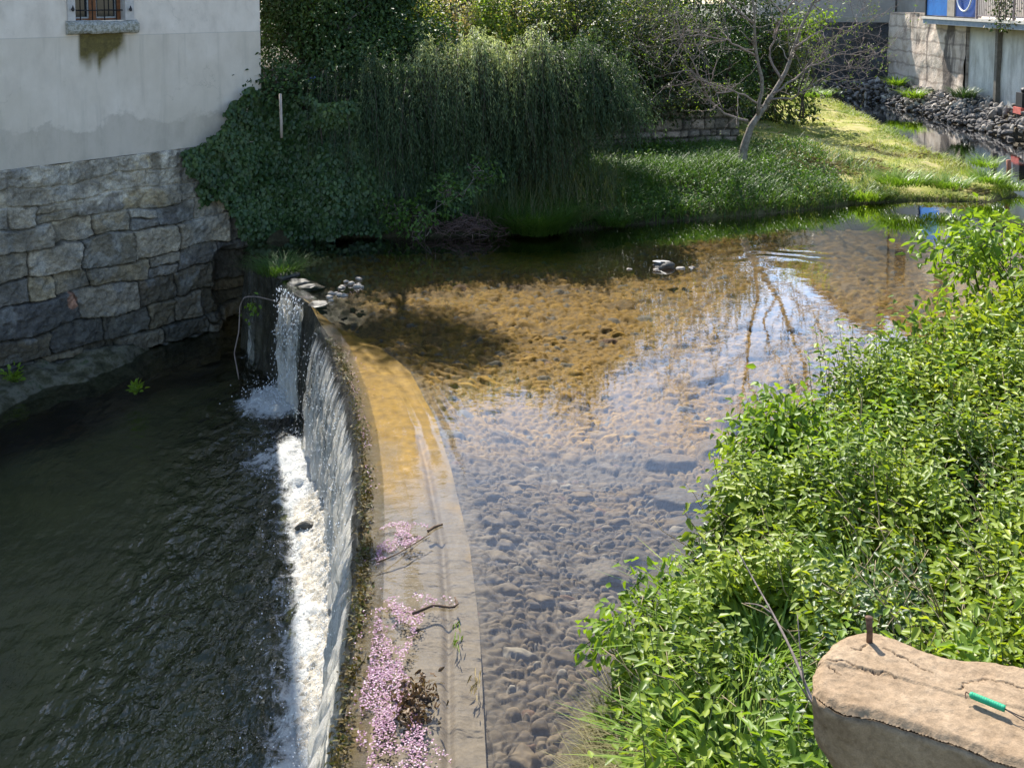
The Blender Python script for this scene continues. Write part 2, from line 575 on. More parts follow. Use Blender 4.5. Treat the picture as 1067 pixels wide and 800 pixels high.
mb = MB(); mb.add(np.stack([fx, fy, fz], -1).reshape(-1, 3), grid_faces(len(arc), 40), .5)
mb.build('weir_face', m_face, weir)

# ---- falling water
m_fall, nt, out = mat('falling water')
st = attr(nt, 'st', 'Vector')
s1 = noise(nt, 1, 7, .68, scaled(nt, st, (26, 1.5, 1)), .35)
s2 = noise(nt, 1, 5, .6, scaled(nt, st, (4, .9, 1)), .5)
s3 = noise(nt, 1, 5, .75, scaled(nt, st, (58, 20, 1)), .6)
k = math_(nt, 'ADD', math_(nt, 'MULTIPLY', s1, .66), math_(nt, 'ADD', math_(nt, 'MULTIPLY', s2, .32), math_(nt, 'MULTIPLY', s3, .26)))
k = math_(nt, 'ADD', k, attr(nt, 'flow'))
dens = ramp(nt, k, [(.47, 0.), (.70, .97)])
df = N(nt, 'ShaderNodeBsdfDiffuse'); df.inputs[0].default_value = (.86, .83, .77, 1)
tl = N(nt, 'ShaderNodeBsdfTranslucent'); tl.inputs[0].default_value = (.88, .85, .78, 1)
wm = nt.nodes.new('ShaderNodeMixShader'); wm.inputs[0].default_value = .55
nt.links.new(df.outputs[0], wm.inputs[1]); nt.links.new(tl.outputs[0], wm.inputs[2])
bn = bump(nt, math_(nt, 'ADD', s1, math_(nt, 'MULTIPLY', s3, .5)), .9, .03)
for q in (df, tl): nt.links.new(bn, q.inputs['Normal'])
gl = N(nt, 'ShaderNodeBsdfGlossy', Roughness=.08); nt.links.new(bn, gl.inputs['Normal'])
fr = N(nt, 'ShaderNodeFresnel', IOR=1.33); nt.links.new(bn, fr.inputs['Normal'])
tp = nt.nodes.new('ShaderNodeBsdfTransparent'); tp.inputs[0].default_value = (.95, .96, .94, 1)
cl = nt.nodes.new('ShaderNodeMixShader'); nt.links.new(math_(nt, 'MULTIPLY', fr.outputs[0], .7), cl.inputs[0]); nt.links.new(tp.outputs[0], cl.inputs[1]); nt.links.new(gl.outputs[0], cl.inputs[2])
mx = nt.nodes.new('ShaderNodeMixShader'); nt.links.new(dens, mx.inputs[0]); nt.links.new(cl.outputs[0], mx.inputs[1]); nt.links.new(wm.outputs[0], mx.inputs[2])
nt.links.new(mx.outputs[0], out.inputs[0])


def crest_at(y):
    i = np.argmin(np.abs(crest[:, 1] - y)); return i


def fall(i0, i1, name, reach, seed, flow=0.0, fade=12, z_top=-.035):
    ii = np.arange(i0, i1); n = len(ii)
    c = np.repeat(crest[ii], 3, 0) if n < 60 else crest[ii]
    if n < 60:
        tt = np.linspace(0, n - 1, n * 3); c = np.stack([np.interp(tt, np.arange(n), crest[ii][:, k]) for k in (0, 1)], 1)
        on = np.stack([np.interp(tt, np.arange(n), out_n[ii][:, k]) for k in (0, 1)], 1); n = len(c)
    else:
        on = out_n[ii]
    al = np.r_[0, np.cumsum(np.linalg.norm(np.diff(c, axis=0), axis=1))]
    nv = 90
    v = np.linspace(-.10, 1, nv)
    vv = np.clip(v, 0, 1)
    A = np.repeat(al[:, None], nv, 1); V = np.repeat(v[None, :], n, 0)
    o = np.where(V < 0, V * 1.6, .03 + reach * np.sqrt(np.clip(V, 0, 1)) * .9)
    streak = fbm(A * 9 + seed, V * 1.0, seed=seed, oct=4)
    o = o + .055 * fbm(A * 14 + seed, V * 1.1, seed=seed, oct=4) * sstep(0, .3, V) + .032 * sstep(.05, .5, V) * fbm(A * 38, V * 10, seed=seed + 4, oct=3)
    zz = z_top + np.where(V < 0, -V * .06, -(abs(LOW) + .05) * vv ** 1.5)
    x = c[:, None, 0] + on[:, None, 0] * o; y = c[:, None, 1] + on[:, None, 1] * o
    mb = MB()
    mb.add(np.stack([x, y, zz], -1).reshape(-1, 3), grid_faces(n, nv), .5, None, np.stack([A + seed, V * 1.8, 0 * A], -1).reshape(-1, 3))
    ob = mb.build(name, m_fall)
    ends = np.minimum(np.arange(n), np.arange(n)[::-1]) / fade
    fl = (flow - .05 * sstep(8.8, 11, c[:, 1]) * (len(c) > 200) - .45 * (1 - np.clip(ends, 0, 1)))[:, None] + .22 * sstep(.55, 1, V) - .30 * (1 - sstep(-.06, .22, V))
    a = ob.data.attributes.new('flow', 'FLOAT', 'POINT'); a.data.foreach_set('value', fl.astype(np.float32).ravel())
    setting(ob)
    return c, on


i_a = crest_at(13.30)
fall(i_a, 698, 'waterfall', .30, 3, .015)
i_s0, i_s1 = crest_at(15.25), crest_at(14.35)
fall(i_s0, i_s1, 'waterfall', .16, 21, -.03, 16)
fall(crest_at(16.75), crest_at(16.35), 'waterfall', .12, 37, -.24, 14)

# ---- pool under the weir
base_line = crest + out_n * .42
main_base = base_line[i_a:]
m_pool, nt, out, mx = mat_water('pool water', (.70, .75, .58), [(1.8, 3, .28, .15), (5.0, 3, 1.0, .12), (14, 3, .5, .018)], .01, (1.5, .8, 1), 1.6)
chop_mix = mx
fo = attr(nt, 'foam')
vv = pos(nt)
lace = noise(nt, 5, 9, .72, scaled(nt, vv, (1.3, .8, 1)), .9)
lace2 = noise(nt, 22, 6, .7, vv, .6)
fk = math_(nt, 'ADD', math_(nt, 'ADD', math_(nt, 'MULTIPLY', lace, .75), math_(nt, 'MULTIPLY', lace2, .3)), fo)
fk = ramp(nt, fk, [(.84, 0.), (1.08, .9)])
fd = N(nt, 'ShaderNodeBsdfDiffuse'); fd.inputs[0].default_value = (.74, .74, .70, 1)
nt.links.new(bump(nt, math_(nt, 'ADD', lace, lace2), 1.0, .06), fd.inputs['Normal'])
m2 = nt.nodes.new('ShaderNodeMixShader'); nt.links.new(fk, m2.inputs[0]); nt.links.new(mx.outputs[0], m2.inputs[1]); nt.links.new(fd.outputs[0], m2.inputs[2])
nt.links.new(m2.outputs[0], out.inputs[0])

ys = np.arange(5.2, 19.6, .035); xs = np.arange(-10.5, -.2, .035)
X, Y = np.meshgrid(xs, ys)
dm, _ = seg_dist(X, Y, main_base[::12])
sp1 = P(287, 418, LOW); sp2 = P(270, 480, LOW); sp3 = P(258, 372, LOW)
d1 = np.hypot((X - sp1[0]), (Y - sp1[1]) * .9); d2 = np.hypot(X - sp2[0] - .1, (Y - sp2[1]) * .8); d3 = np.hypot(X - sp3[0], Y - sp3[1])
foam = .40 * np.exp(-(dm / .20) ** 2) + .35 * np.exp(-(dm / 1.15) ** 2)
foam = np.maximum(foam, .55 * np.exp(-(d1 / .5) ** 2) + .22 * np.exp(-(d1 / 1.0) ** 2))
foam = np.maximum(foam, .42 * np.exp(-(d2 / .55) ** 2)); foam = np.maximum(foam, .30 * np.exp(-(d3 / .35) ** 2))
chop = .25 + 1.1 * np.exp(-dm / 1.3) + .7 * np.exp(-d1 / 1.0)
side = sstep(-5.2, -3.0, X - (Y - 8) * -.12)
chop = chop * (.35 + .65 * side) + .55 * side * (1 - sstep(8.5, 11.5, Y))
z = LOW + chop * (.014 * fbm(X * 2.2 + Y * 1.0, Y * 1.3 - X * .3, seed=51, oct=2) + .024 * fbm(X * 5.0 + Y * 1.6, Y * 4.2 - X * .8, seed=52, oct=3))
z = z + .05 * np.exp(-(d1 / .45) ** 2) * (1 + fbm(X * 9, Y * 9, seed=53, oct=3)) + .05 * np.exp(-(dm / .3) ** 2) * (.6 + fbm(X * 7, Y * 7, seed=54, oct=3))
mb = MB(); mb.add(np.stack([X, Y, z], -1).reshape(-1, 3), grid_faces(len(ys), len(xs)), .5)
o = mb.build('pool_water', m_pool)
a = o.data.attributes.new('chop', 'FLOAT', 'POINT'); a.data.foreach_set('value', np.clip(.18 + 1.0 * chop * side ** 1.5, .18, 1.6).astype(np.float32).ravel())
a = o.data.attributes.new('foam', 'FLOAT', 'POINT'); a.data.foreach_set('value', foam.astype(np.float32).ravel())
setting(o)
ys = np.linspace(3.5, 20.5, 90); xs = np.linspace(-13, 0, 70); X, Y = np.meshgrid(xs, ys)
mb = MB(); mb.add(np.stack([X, Y, -2.5 + .12 * fbm(X, Y, seed=61)], -1).reshape(-1, 3), grid_faces(90, 70), .5)
setting(mb.build('pool_bed', m_poolbed))

# ---- heaped foam along the foot of the fall
m_foam, nt, out = mat('foam')
vv = pos(nt)
n1 = noise(nt, 16, 9, .72, scaled(nt, vv, (1, .7, 1)), .5); n2 = noise(nt, 60, 6, .7, vv)
fc = ramp(nt, math_(nt, 'ADD', math_(nt, 'MULTIPLY', n1, .7), math_(nt, 'MULTIPLY', n2, .3)), [(.32, (.20, .175, .125)), (.46, (.50, .455, .37)), (.62, (.78, .75, .69))])
fb = bump(nt, math_(nt, 'ADD', n1, math_(nt, 'MULTIPLY', n2, .5)), 1.0, .05)
dd = N(nt, 'ShaderNodeBsdfDiffuse'); nt.links.new(fc, dd.inputs[0]); nt.links.new(fb, dd.inputs['Normal'])
tp = nt.nodes.new('ShaderNodeBsdfTransparent')
ek = ramp(nt, math_(nt, 'ADD', math_(nt, 'ADD', math_(nt, 'MULTIPLY', noise(nt, 5, 8, .7, vv, .6), .8), math_(nt, 'MULTIPLY', n1, .35)), attr(nt, 'cover')), [(.80, 0.), (.98, 1.)])
mx = nt.nodes.new('ShaderNodeMixShader'); nt.links.new(ek, mx.inputs[0]); nt.links.new(tp.outputs[0], mx.inputs[1]); nt.links.new(dd.outputs[0], mx.inputs[2])
nt.links.new(mx.outputs[0], out.inputs[0])
ii = np.arange(crest_at(12.2), 698)
bl = crest[ii] + out_n[ii] * .15
na = 70
aw = np.linspace(0, 1, na)
al = arc[ii]
wid = .62 + .08 * fbm(al * 1.3, al * 0, seed=71)
A = np.repeat(al[:, None], na, 1); Wd = aw[None, :] * wid[:, None]
x = bl[:, None, 0] + out_n[ii][:, None, 0] * Wd; y = bl[:, None, 1] + out_n[ii][:, None, 1] * Wd
hump = .13 * np.exp(-((Wd - .10) / .20) ** 2) + .06 * (1 - aw[None, :])
z = LOW + .015 + hump * (1 + .35 * fbm(x * 6, y * 7, seed=72, oct=4)) + .032 * fbm(x * 17, y * 22, seed=73, oct=4) * (1 - .8 * aw[None, :])
cov = .72 * (1 - sstep(.45, 1.0, aw))[None, :] * (sstep(0, 40, np.arange(len(ii))))[:, None] + 0 * x
mb = MB(); mb.add(np.stack([x, y, z], -1).reshape(-1, 3), grid_faces(len(ii), na), .5)
o = mb.build('foam', m_foam); a = o.data.attributes.new('cover', 'FLOAT', 'POINT'); a.data.foreach_set('value', cov.astype(np.float32).ravel())
setting(o, 'stuff')

# ---- flying drops
m_drop, nt, out = mat('water drops')
principled(nt, out, (.85, .87, .88), .12, None, .6)
mb = MB(); vI, fI = ICO[1]
oct_v = np.array([[1, 0, 0], [0, 1, 0], [-1, 0, 0], [0, -1, 0], [0, 0, 1], [0, 0, -1]], float)
oct_f = np.array([[0, 1, 4], [1, 2, 4], [2, 3, 4], [3, 0, 4], [1, 0, 5], [2, 1, 5], [3, 2, 5], [0, 3, 5]])


def drops(c, r, elong=1.6):
    n = len(c)
    v = (c[:, None, :] + oct_v[None] * r[:, None, None] * np.array([1, 1, elong])).reshape(-1, 3)
    f = ((np.arange(n) * 6)[:, None, None] + oct_f[None]).reshape(-1, 3)
    mb.add(v, f, np.repeat(rng.random(n), 8))


n = 2200
i = rng.integers(i_a, 690, n); v = rng.random(n) ** .8
o_ = .05 + .36 * np.sqrt(v) + np.abs(rng.normal(0, .05, n))
c = np.stack([crest[i, 0] + out_n[i, 0] * o_, crest[i, 1] + out_n[i, 1] * o_, -.05 - 1.6 * v ** 1.5 + rng.normal(0, .03, n)], 1)
drops(c, rng.uniform(.0015, .0055, n) * (1 - .3 * (crest[i, 1] < 8)), 2.0)
n = 500
i = rng.integers(i_s0, i_s1, n); v = rng.random(n)
c = np.stack([crest[i, 0] + out_n[i, 0] * (.05 + .2 * np.sqrt(v)), crest[i, 1] + out_n[i, 1] * (.05 + .2 * np.sqrt(v)), -.05 - 1.6 * v ** 1.5], 1) + rng.normal(0, .02, (n, 3))
drops(c, rng.uniform(.003, .009, n), 2.4)
n = 900
i = rng.integers(i_a, 695, n); o_ = .35 + np.abs(rng.normal(0, .28, n))
c = np.stack([crest[i, 0] + out_n[i, 0] * o_, crest[i, 1] + out_n[i, 1] * o_, LOW + .04 + np.abs(rng.normal(0, .10, n))], 1)
drops(c, rng.uniform(.003, .009, n), 1.2)
n = 350
c = np.stack([sp1[0] + rng.normal(0, .25, n), sp1[1] + rng.normal(0, .25, n), LOW + .03 + np.abs(rng.normal(0, .12, n))], 1)
drops(c, rng.uniform(.004, .011, n), 1.2)
setting(mb.build('spray', m_drop), 'stuff')

# ---- far bank: tongue of grass, path below the terrace, terrace
SHORE_PX = [(277, 253), (330, 248), (430, 247), (520, 246), (600, 240), (700, 231), (800, 223), (860, 217), (890, 212), (960, 209), (1030, 211), (1062, 204), ]
BACK_PX = [(1046, 183), (980, 154), (920, 123), (870, 98)]
shore = [tuple(P(*q)[:2]) for q in SHORE_PX] + [tuple(P(a, b, .30)[:2]) for a, b in BACK_PX] + [(12.6, 44.6), (8, 47), (6, 75), (-14, 75), (-14, 22), (-4.7, 19.2)]
TERR = [(-5.0, 19.5), (-1.5, 19.75), (.3, 20.0), (1.1, 21.0), (1.9, 24.5), (5.3, 25.2), (5.7, 27), (5.2, 34), (4.5, 75)]
terr_poly = TERR + [(-14, 75), (-14, 22), (-6, 22)]


def far_h(x, y):
    d, _ = seg_dist(x, y, shore + [shore[0]])
    ins = in_poly(x, y, shore)
    h = np.where(ins, .02 + (.42 - .18 * sstep(6.5, 9, x)) * (1 - np.exp(-d / (.8 + 1.0 * sstep(6.5, 9, x)))) + .045 * np.clip(d, 0, 6) * (1 - .7 * sstep(6.5, 9, x)), -.05 - .9 * np.clip(d, 0, 4))
    h = h + np.where(ins, np.clip(d, 0, .5) * .22 * fbm(x * .9, y * .9, seed=81, oct=4), 0)
    mound = .12 * np.exp(-(((x - 9) / 2.6) ** 2 + ((y - 25) / 2.5) ** 2)) + .05 * np.exp(-(((x - 10) / 2) ** 2 + ((y - 34) / 7) ** 2))
    h = h + np.where(ins, mound, 0)
    tin = in_poly(x, y, terr_poly)
    ht = np.interp(x, [-1, .3, 1.6, 6], [2.85, 2.75, 1.78, 1.72]) + .12 * fbm(x * .6, y * .6, seed=83, oct=3)
    return np.where(tin, ht, h)


ysf = np.r_[np.arange(17.0, 31, .1), np.arange(31, 75, .6)]; xsf = np.arange(-13, 15.2, .11)
X, Y = np.meshgrid(xsf, ysf)
fz_ = far_h(X, Y)
dsh, _ = seg_dist(X, Y, shore + [shore[0]])
keep = (in_poly(X, Y, shore) | (dsh < .45)).reshape(-1)
trr = in_poly(X, Y, terr_poly).reshape(-1)
ff = grid_faces(len(ysf), len(xsf)); ff = ff[keep[ff].all(1)]
vv_ = np.stack([X, Y, fz_], -1).reshape(-1, 3)
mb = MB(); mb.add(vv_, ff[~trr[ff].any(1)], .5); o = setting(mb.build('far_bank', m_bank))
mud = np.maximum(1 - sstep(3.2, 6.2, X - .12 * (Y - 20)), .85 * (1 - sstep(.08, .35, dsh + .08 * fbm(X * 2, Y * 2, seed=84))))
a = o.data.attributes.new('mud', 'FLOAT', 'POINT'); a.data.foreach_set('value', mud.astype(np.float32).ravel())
mb = MB(); mb.add(vv_, ff[trr[ff].any(1)], .5); setting(mb.build('terrace_ground', m_soil))

# ---- near bank on the right
NEAR = [(.34, 2.5), (.34, 4.8), (.50, 5.6), (.84, 6.3), (1.14, 6.9), (1.52, 7.7), (1.98, 8.5), (2.6, 9.1), (3.4, 9.8), (4.5, 10.7), (6, 12), (8, 13.4), (12, 15), (20, 16.5)]
near_poly = NEAR + [(20, 1), (.12, 1)]


def near_h(x, y):
    d, _ = seg_dist(x, y, NEAR)
    ins = in_poly(x, y, near_poly)
    return np.where(ins, .0 + .24 * (1 - np.exp(-d / .3)) + .22 * np.clip(d - .2, 0, 4.5) + np.clip(d, 0, .4) * .25 * fbm(x * 1.5, y * 1.5, seed=91, oct=4), -.02 - .7 * np.clip(d, 0, 1))


X, Y = np.meshgrid(np.arange(-.3, 20, .07), np.arange(1.2, 17, .07))
mb = MB(); mb.add(np.stack([X, Y, near_h(X, Y)], -1).reshape(-1, 3), grid_faces(*X.shape), .5)
setting(mb.build('near_bank', m_soil))

# ---- daylight
TO_SUN = np.array([-.26 * math.cos(R(48)) / 1.004, .97 * math.cos(R(48)) / 1.004, math.sin(R(48))])
w = bpy.data.worlds.new('World'); SC.world = w; w.use_nodes = True
wn = w.node_tree; wn.nodes.clear()
wo = wn.nodes.new('ShaderNodeOutputWorld'); bg = wn.nodes.new('ShaderNodeBackground')
sky = wn.nodes.new('ShaderNodeTexSky'); sky.sky_type = 'NISHITA'; sky.sun_disc = False
sky.sun_elevation = R(48); sky.sun_rotation = R(-15); sky.air_density = 1.0; sky.dust_density = .6; sky.ozone_density = 2.0
bg.inputs[1].default_value = .15
wn.links.new(sky.outputs[0], bg.inputs[0]); wn.links.new(bg.outputs[0], wo.inputs[0])
L = bpy.data.lights.new('sun', 'SUN'); L.energy = 4.8; L.angle = R(.5); L.color = (1, .945, .86)
so = bpy.data.objects.new('sun', L); COL.objects.link(so)
so.rotation_euler = Vector(TO_SUN).to_track_quat('Z', 'Y').to_euler()

cam = bpy.data.cameras.new('camera'); cam.lens = 36; cam.sensor_width = 36; cam.sensor_fit = 'HORIZONTAL'
cam.shift_y = -(400 - 88.3) / 1067; cam.clip_start = .05; cam.clip_end = 2000
co = bpy.data.objects.new('camera', cam); COL.objects.link(co)
co.location = EYE; co.rotation_euler = (R(90) - PITCH, 0, 0)
SC.camera = co
SC.view_settings.view_transform = 'Standard'; SC.view_settings.look = 'None'
SC.view_settings.exposure = 1.25; SC.view_settings.gamma = 1.0
SC.cycles.use_denoising = True
SC.cycles.max_bounces = 10; SC.cycles.transparent_max_bounces = 12
SC.cycles.caustics_reflective = False; SC.cycles.caustics_refractive = False
SC.cycles.sample_clamp_indirect = 6
# ================================================================== HOUSE ON THE LEFT
HU = np.array([1.0, 1.1, 0]) / math.hypot(1, 1.1)
HN = np.array([HU[1], -HU[0], 0])                # out of the wall, towards the pool
HF = P(28, 395, LOW)


def wall_tz(px, py, off=0.0):
    d = ray(px, py); k = ((HF + HN * off - EYE) @ HN) / (d @ HN)
    q = EYE + d * k
    return (q - HF) @ HU, q[2]


def HP(t, z, off=0.0):
    t = np.asarray(t, float); z = np.asarray(z, float); off = np.asarray(off, float) + 0 * t
    return HF + t[..., None] * HU + off[..., None] * HN + np.stack([0 * t, 0 * t, z - HF[2]], -1)


def HM(v):
    """box corners given as (t, out, z) -> world"""
    return HP(v[:, 0], v[:, 2], v[:, 1])


T1, _ = wall_tz(271.5, 60)
T0 = -9.0
_, ZTOP = wall_tz(28, 174.5)
HH = 12.6
house = thing('house', 'pale rendered house with a small barred window above a rough stone base', 'house')

m_plaster, nt, out = mat('old lime render')
st = attr(nt, 'st', 'Vector')     # x along the wall, y height
sp = nt.nodes.new('ShaderNodeSeparateXYZ'); nt.links.new(st, sp.inputs[0])
big = noise(nt, .7, 7, .6, st); mid = noise(nt, 3.5, 8, .62, scaled(nt, st, (1, .55, 1))); fin = noise(nt, 45, 6, .7, st)
c = ramp(nt, mid, [(.28, (.53, .455, .385)), (.5, (.65, .565, .48)), (.72, (.72, .63, .545))])
_, zseam = wall_tz(130, 37)
low = math_(nt, 'LESS_THAN', sp.outputs[1], zseam)
c = mixc(nt, math_(nt, 'MULTIPLY', low, ramp(nt, big, [(.35, .25), (.65, .9)])), c, (.53, .455, .365))
zd = math_(nt, 'ADD', sp.outputs[1], math_(nt, 'MULTIPLY', noise(nt, 1.4, 7, .68, st), 1.2))
damp = ramp(nt, math_(nt, 'MULTIPLY', math_(nt, 'SUBTRACT', zd, 2.2), 1.0), [(.62, 1.), (.70, 0.)])
damp2 = ramp(nt, mid, [(.35, .35), (.62, 1.)])
c = mixc(nt, math_(nt, 'MULTIPLY', math_(nt, 'MULTIPLY', damp, damp2), .55), c, (.29, .25, .20))
seam = math_(nt, 'COMPARE', sp.outputs[1], zseam, .006)
c = mixc(nt, math_(nt, 'MULTIPLY', seam, .45), c, (.32, .30, .28))
crk = nt.nodes.new('ShaderNodeTexVoronoi'); crk.feature = 'DISTANCE_TO_EDGE'; crk.inputs['Scale'].default_value = .55
wv_ = nt.nodes.new('ShaderNodeVectorMath'); wv_.operation = 'ADD'; nz_t = N(nt, 'ShaderNodeTexNoise', Scale=2.2, Detail=6, Roughness=.65); nt.links.new(st, nz_t.inputs['Vector']); nt.links.new(st, wv_.inputs[0]); nt.links.new(nz_t.outputs['Color'], wv_.inputs[1]); nt.links.new(wv_.outputs[0], crk.inputs['Vector'])
cl_ = math_(nt, 'MULTIPLY', ramp(nt, crk.outputs['Distance'], [(.0, .55), (.006, 0.)]), ramp(nt, big, [(.45, 0.), (.6, 1.)]))
c = mixc(nt, cl_, c, (.22, .19, .15))
run = noise(nt, 1.0, 5, .6, scaled(nt, st, (5, .35, 1)))
c = mixc(nt, math_(nt, 'MULTIPLY', ramp(nt, run, [(.54, 0.), (.72, .5)]), low), c, (.36, .32, .26))
c = mixc(nt, math_(nt, 'MULTIPLY', attr(nt, 'moss'), .94), c, mixc(nt, ramp(nt, noise(nt, 14, 6, .7, st), [(.35, 0.), (.65, 1.)]), (.055, .042, .005), (.125, .096, .018)))
principled(nt, out, c, .9, bump(nt, math_(nt, 'ADD', fin, math_(nt, 'MULTIPLY', mid, 1.4)), .35, .012), .15)

# window opening
wl, _ = wall_tz(77.5, 10); wr, _ = wall_tz(129.5, 10); _, wz = wall_tz(103, 21.5)
WH = 1.25
ts = np.unique(np.r_[np.arange(T0, T1, .05), T1, wl, wr]); zs = np.unique(np.r_[np.arange(ZTOP, HH, .05), HH, wz, wz + WH])
Tg, Zg = np.meshgrid(ts, zs)
v = HP(Tg, Zg, .006 * fbm(Tg * 1.2, Zg * 1.2, seed=3)).reshape(-1, 3)
f = grid_faces(len(zs), len(ts))
ct, cz = (Tg.reshape(-1)[f]).mean(1), (Zg.reshape(-1)[f]).mean(1)
f = f[~((ct > wl) & (ct < wr) & (cz > wz) & (cz < wz + WH))]
tm = (Tg - wl) / (wr - wl)
drip = .66 + .15 * fbm(Tg * 8, Zg * .4, seed=14, oct=3) - .34 * np.clip(tm - .40, 0, 1)
moss = (1 - sstep(drip - .34, drip + .12, wz - .08 - Zg)) * sstep(.02, .10, tm) * (1 - sstep(.93, 1.04, tm)) * (Zg < wz - .05)
moss = 1.5 * moss * (.86 + .3 * fbm(Tg * 9, Zg * 5, seed=15, oct=3))
mb = MB(); mb.add(v, f, .5, None, np.stack([Tg, Zg, 0 * Tg], -1).reshape(-1, 3))
# gable, back and ends so that the house is a solid body
DEP = 8.0
qv = np.concatenate([HP(np.array([a, b, b, a]), np.array([-2.2, -2.2, HH, HH]), np.array([c_, d_, d_, c_])) for a, b, c_, d_ in ((T1, T1, -.004, -DEP), (T1, T0, -DEP, -DEP), (T0, T0, -DEP, -.004))])
side_v = qv
o = mb.build('rendered_wall', m_plaster, house, False)
mb = MB(); mb.add(side_v, np.array([[0, 1, 2, 3], [4, 5, 6, 7], [8, 9, 10, 11]]), .5, None, np.zeros((12, 3))); mb.build('end_wall', m_plaster, house, False)
mv = np.zeros(len(o.data.vertices)); mv[:Tg.size] = np.clip(moss, 0, 1).reshape(-1)
a = o.data.attributes.new('moss', 'FLOAT', 'POINT'); a.data.foreach_set('value', mv.astype(np.float32))
m_tile = mat_plain('clay roof', (.20, .09, .05), (.32, .15, .09), 6)
mb = MB()
rv = HP(np.array([T0 - .4, T1 + .4, T1 + .4, T0 - .4, T0 - .4, T1 + .4]), np.array([HH - .1, HH - .1, HH + 2.2, HH + 2.2, HH - .1, HH - .1]), np.array([.6, .6, -DEP / 2, -DEP / 2, -DEP - .6, -DEP - .6]))
rv2 = rv + np.array([0, 0, .18])
mb.add(np.r_[rv, rv2], [np.array([[0, 3, 2, 1], [3, 4, 5, 2], [6, 7, 8, 9], [9, 8, 11, 10], [0, 1, 7, 6], [4, 10, 11, 5], [1, 2, 8, 7], [2, 5, 11, 8], [0, 6, 9, 3], [3, 9, 10, 4]])])
mb.build('roof', m_tile, house, False)

# window: stone surround, sill, timber frame, panes, iron bars, shutter stays
m_sur = mat_plain('limewashed stone surround', (.40, .37, .34), (.52, .48, .45), 12, .85)
m_sill, nt, out = mat('weathered stone sill')
vv = pos(nt)
sc_ = noise(nt, 22, 8, .75, vv)
c = ramp(nt, sc_, [(.3, (.10, .095, .06)), (.45, (.26, .25, .20)), (.58, (.46, .44, .40)), (.7, (.20, .19, .10))])
principled(nt, out, c, .95, bump(nt, sc_, .8, .03), .1)
m_wood = mat_plain('brown window wood', (.12, .045, .018), (.22, .085, .03), 20, .6)
m_iron = mat_plain('black iron', (.012, .012, .013), (.03, .027, .025), 30, .55, .3, .003)
m_lead = mat_plain('grey window sash', (.26, .27, .27), (.36, .37, .37), 30, .6)
m_glass, nt, out = mat('window glass')
principled(nt, out, (.012, .016, .02), .04, None, .5)
m_dark = mat_plain('unlit room', (.01, .01, .01), (.02, .02, .02), 3)
win = bpy.data.objects.new('window', None); COL.objects.link(win); win.parent = house
ol, _ = wall_tz(69.5, 10); orr, _ = wall_tz(138.5, 10)
_, zs0 = wall_tz(103, 35.5)
mb = MB()
box(mb, (ol, -.24, wz - .004), (wl, .035, wz + WH + .004), HM); box(mb, (wr, -.24, wz - .004), (orr, .035, wz + WH + .004), HM); box(mb, (ol, -.24, wz + WH + .006), (orr, .036, wz + WH + .2), HM)
mb.build('surround', m_sur, win, False)
nt_, nz_ = 60, 16
tt = np.linspace(ol - .03, orr + .05, nt_)
# sill as a rough block: profile swept along the wall
pr = np.array([(-.24, wz + .0), (.0, wz - .005), (.07, wz - .03), (.105, wz - .07), (.11, zs0 + .05), (.085, zs0 + .01), (.0, zs0), (-.1, zs0)])
Tq = np.repeat(tt[:, None], len(pr), 1); Oq = np.repeat(pr[None, :, 0], nt_, 0); Zq = np.repeat(pr[None, :, 1], nt_, 0)
nz = fbm(Tq * 9, Zq * 12 + Oq * 9, seed=22, oct=3)
v = HP(Tq, Zq + .012 * nz, Oq + .014 * nz).reshape(-1, 3)
mb = MB(); mb.add(v, [grid_faces(nt_, len(pr)), np.arange(len(pr))[None, ::-1], (np.arange(len(pr)) + (nt_ - 1) * len(pr))[None]])
mb.build('sill', m_sill, win, False)
mb = MB(); wdt = wr - wl
for a0, a1 in ((.0, .07), (.36, .50), (.93, 1.0)): box(mb, (wl + wdt * a0, -.20, wz), (wl + wdt * a1, -.13, wz + WH), HM)
box(mb, (wl, -.198, wz), (wr, -.14, wz + .03), HM); box(mb, (wl, -.198, wz + WH - .06), (wr, -.14, wz + WH), HM)
mb.build('frame', m_wood, win, False)
mb = MB()
for a0, a1 in ((.07, .36), (.50, .93)):
    x0, x1 = wl + wdt * a0, wl + wdt * a1
    box(mb, (x0, -.195, wz + .03), (x0 + .018, -.15, wz + WH - .06), HM); box(mb, (x1 - .022, -.195, wz + .03), (x1, -.15, wz + WH - .06), HM)
    box(mb, (x0 + .018, -.194, wz + .03), (x1 - .022, -.151, wz + .055), HM)
mb.build('sash', m_lead, win, False)
for a0, a1 in ((.07, .36), (.50, .93)):
    mb = MB(); box(mb, (wl + wdt * a0, -.19, wz + .03), (wl + wdt * a1, -.18, wz + WH - .06), HM); mb.build('pane', m_glass, win, False)
for k in range(4):
    mb = MB(); t = wl + wdt * (.14 + .24 * k)
    tube(mb, HP(np.array([t, t]), np.array([wz - .01, wz + WH]), np.array([-.05, -.05])), .009, 6)
    mb.build('bar', m_iron, win)
for zz in (.16, .55, .95):
    mb = MB(); tube(mb, HP(np.array([wl - .02, wr + .02]), np.array([wz + zz, wz + zz]), np.array([-.062, -.062])), .010, 6); mb.build('bar', m_iron, win)
for px in (73.5, 133.5):
    t, z = wall_tz(px, 10); mb = MB()
    tube(mb, HP(np.array([t, t, t + .005, t]), np.array([z, z - .005, z + .02, z + .06]), np.array([.02, .07, .085, .08])), [.010, .012, .014, .006], 6)
    rock(mb, HP(np.array(t), np.array(z), np.array(.085)), (.024, .024, .036), 5, 2, .1, None, False)
    mb.build('shutter_stay', m_iron, win)


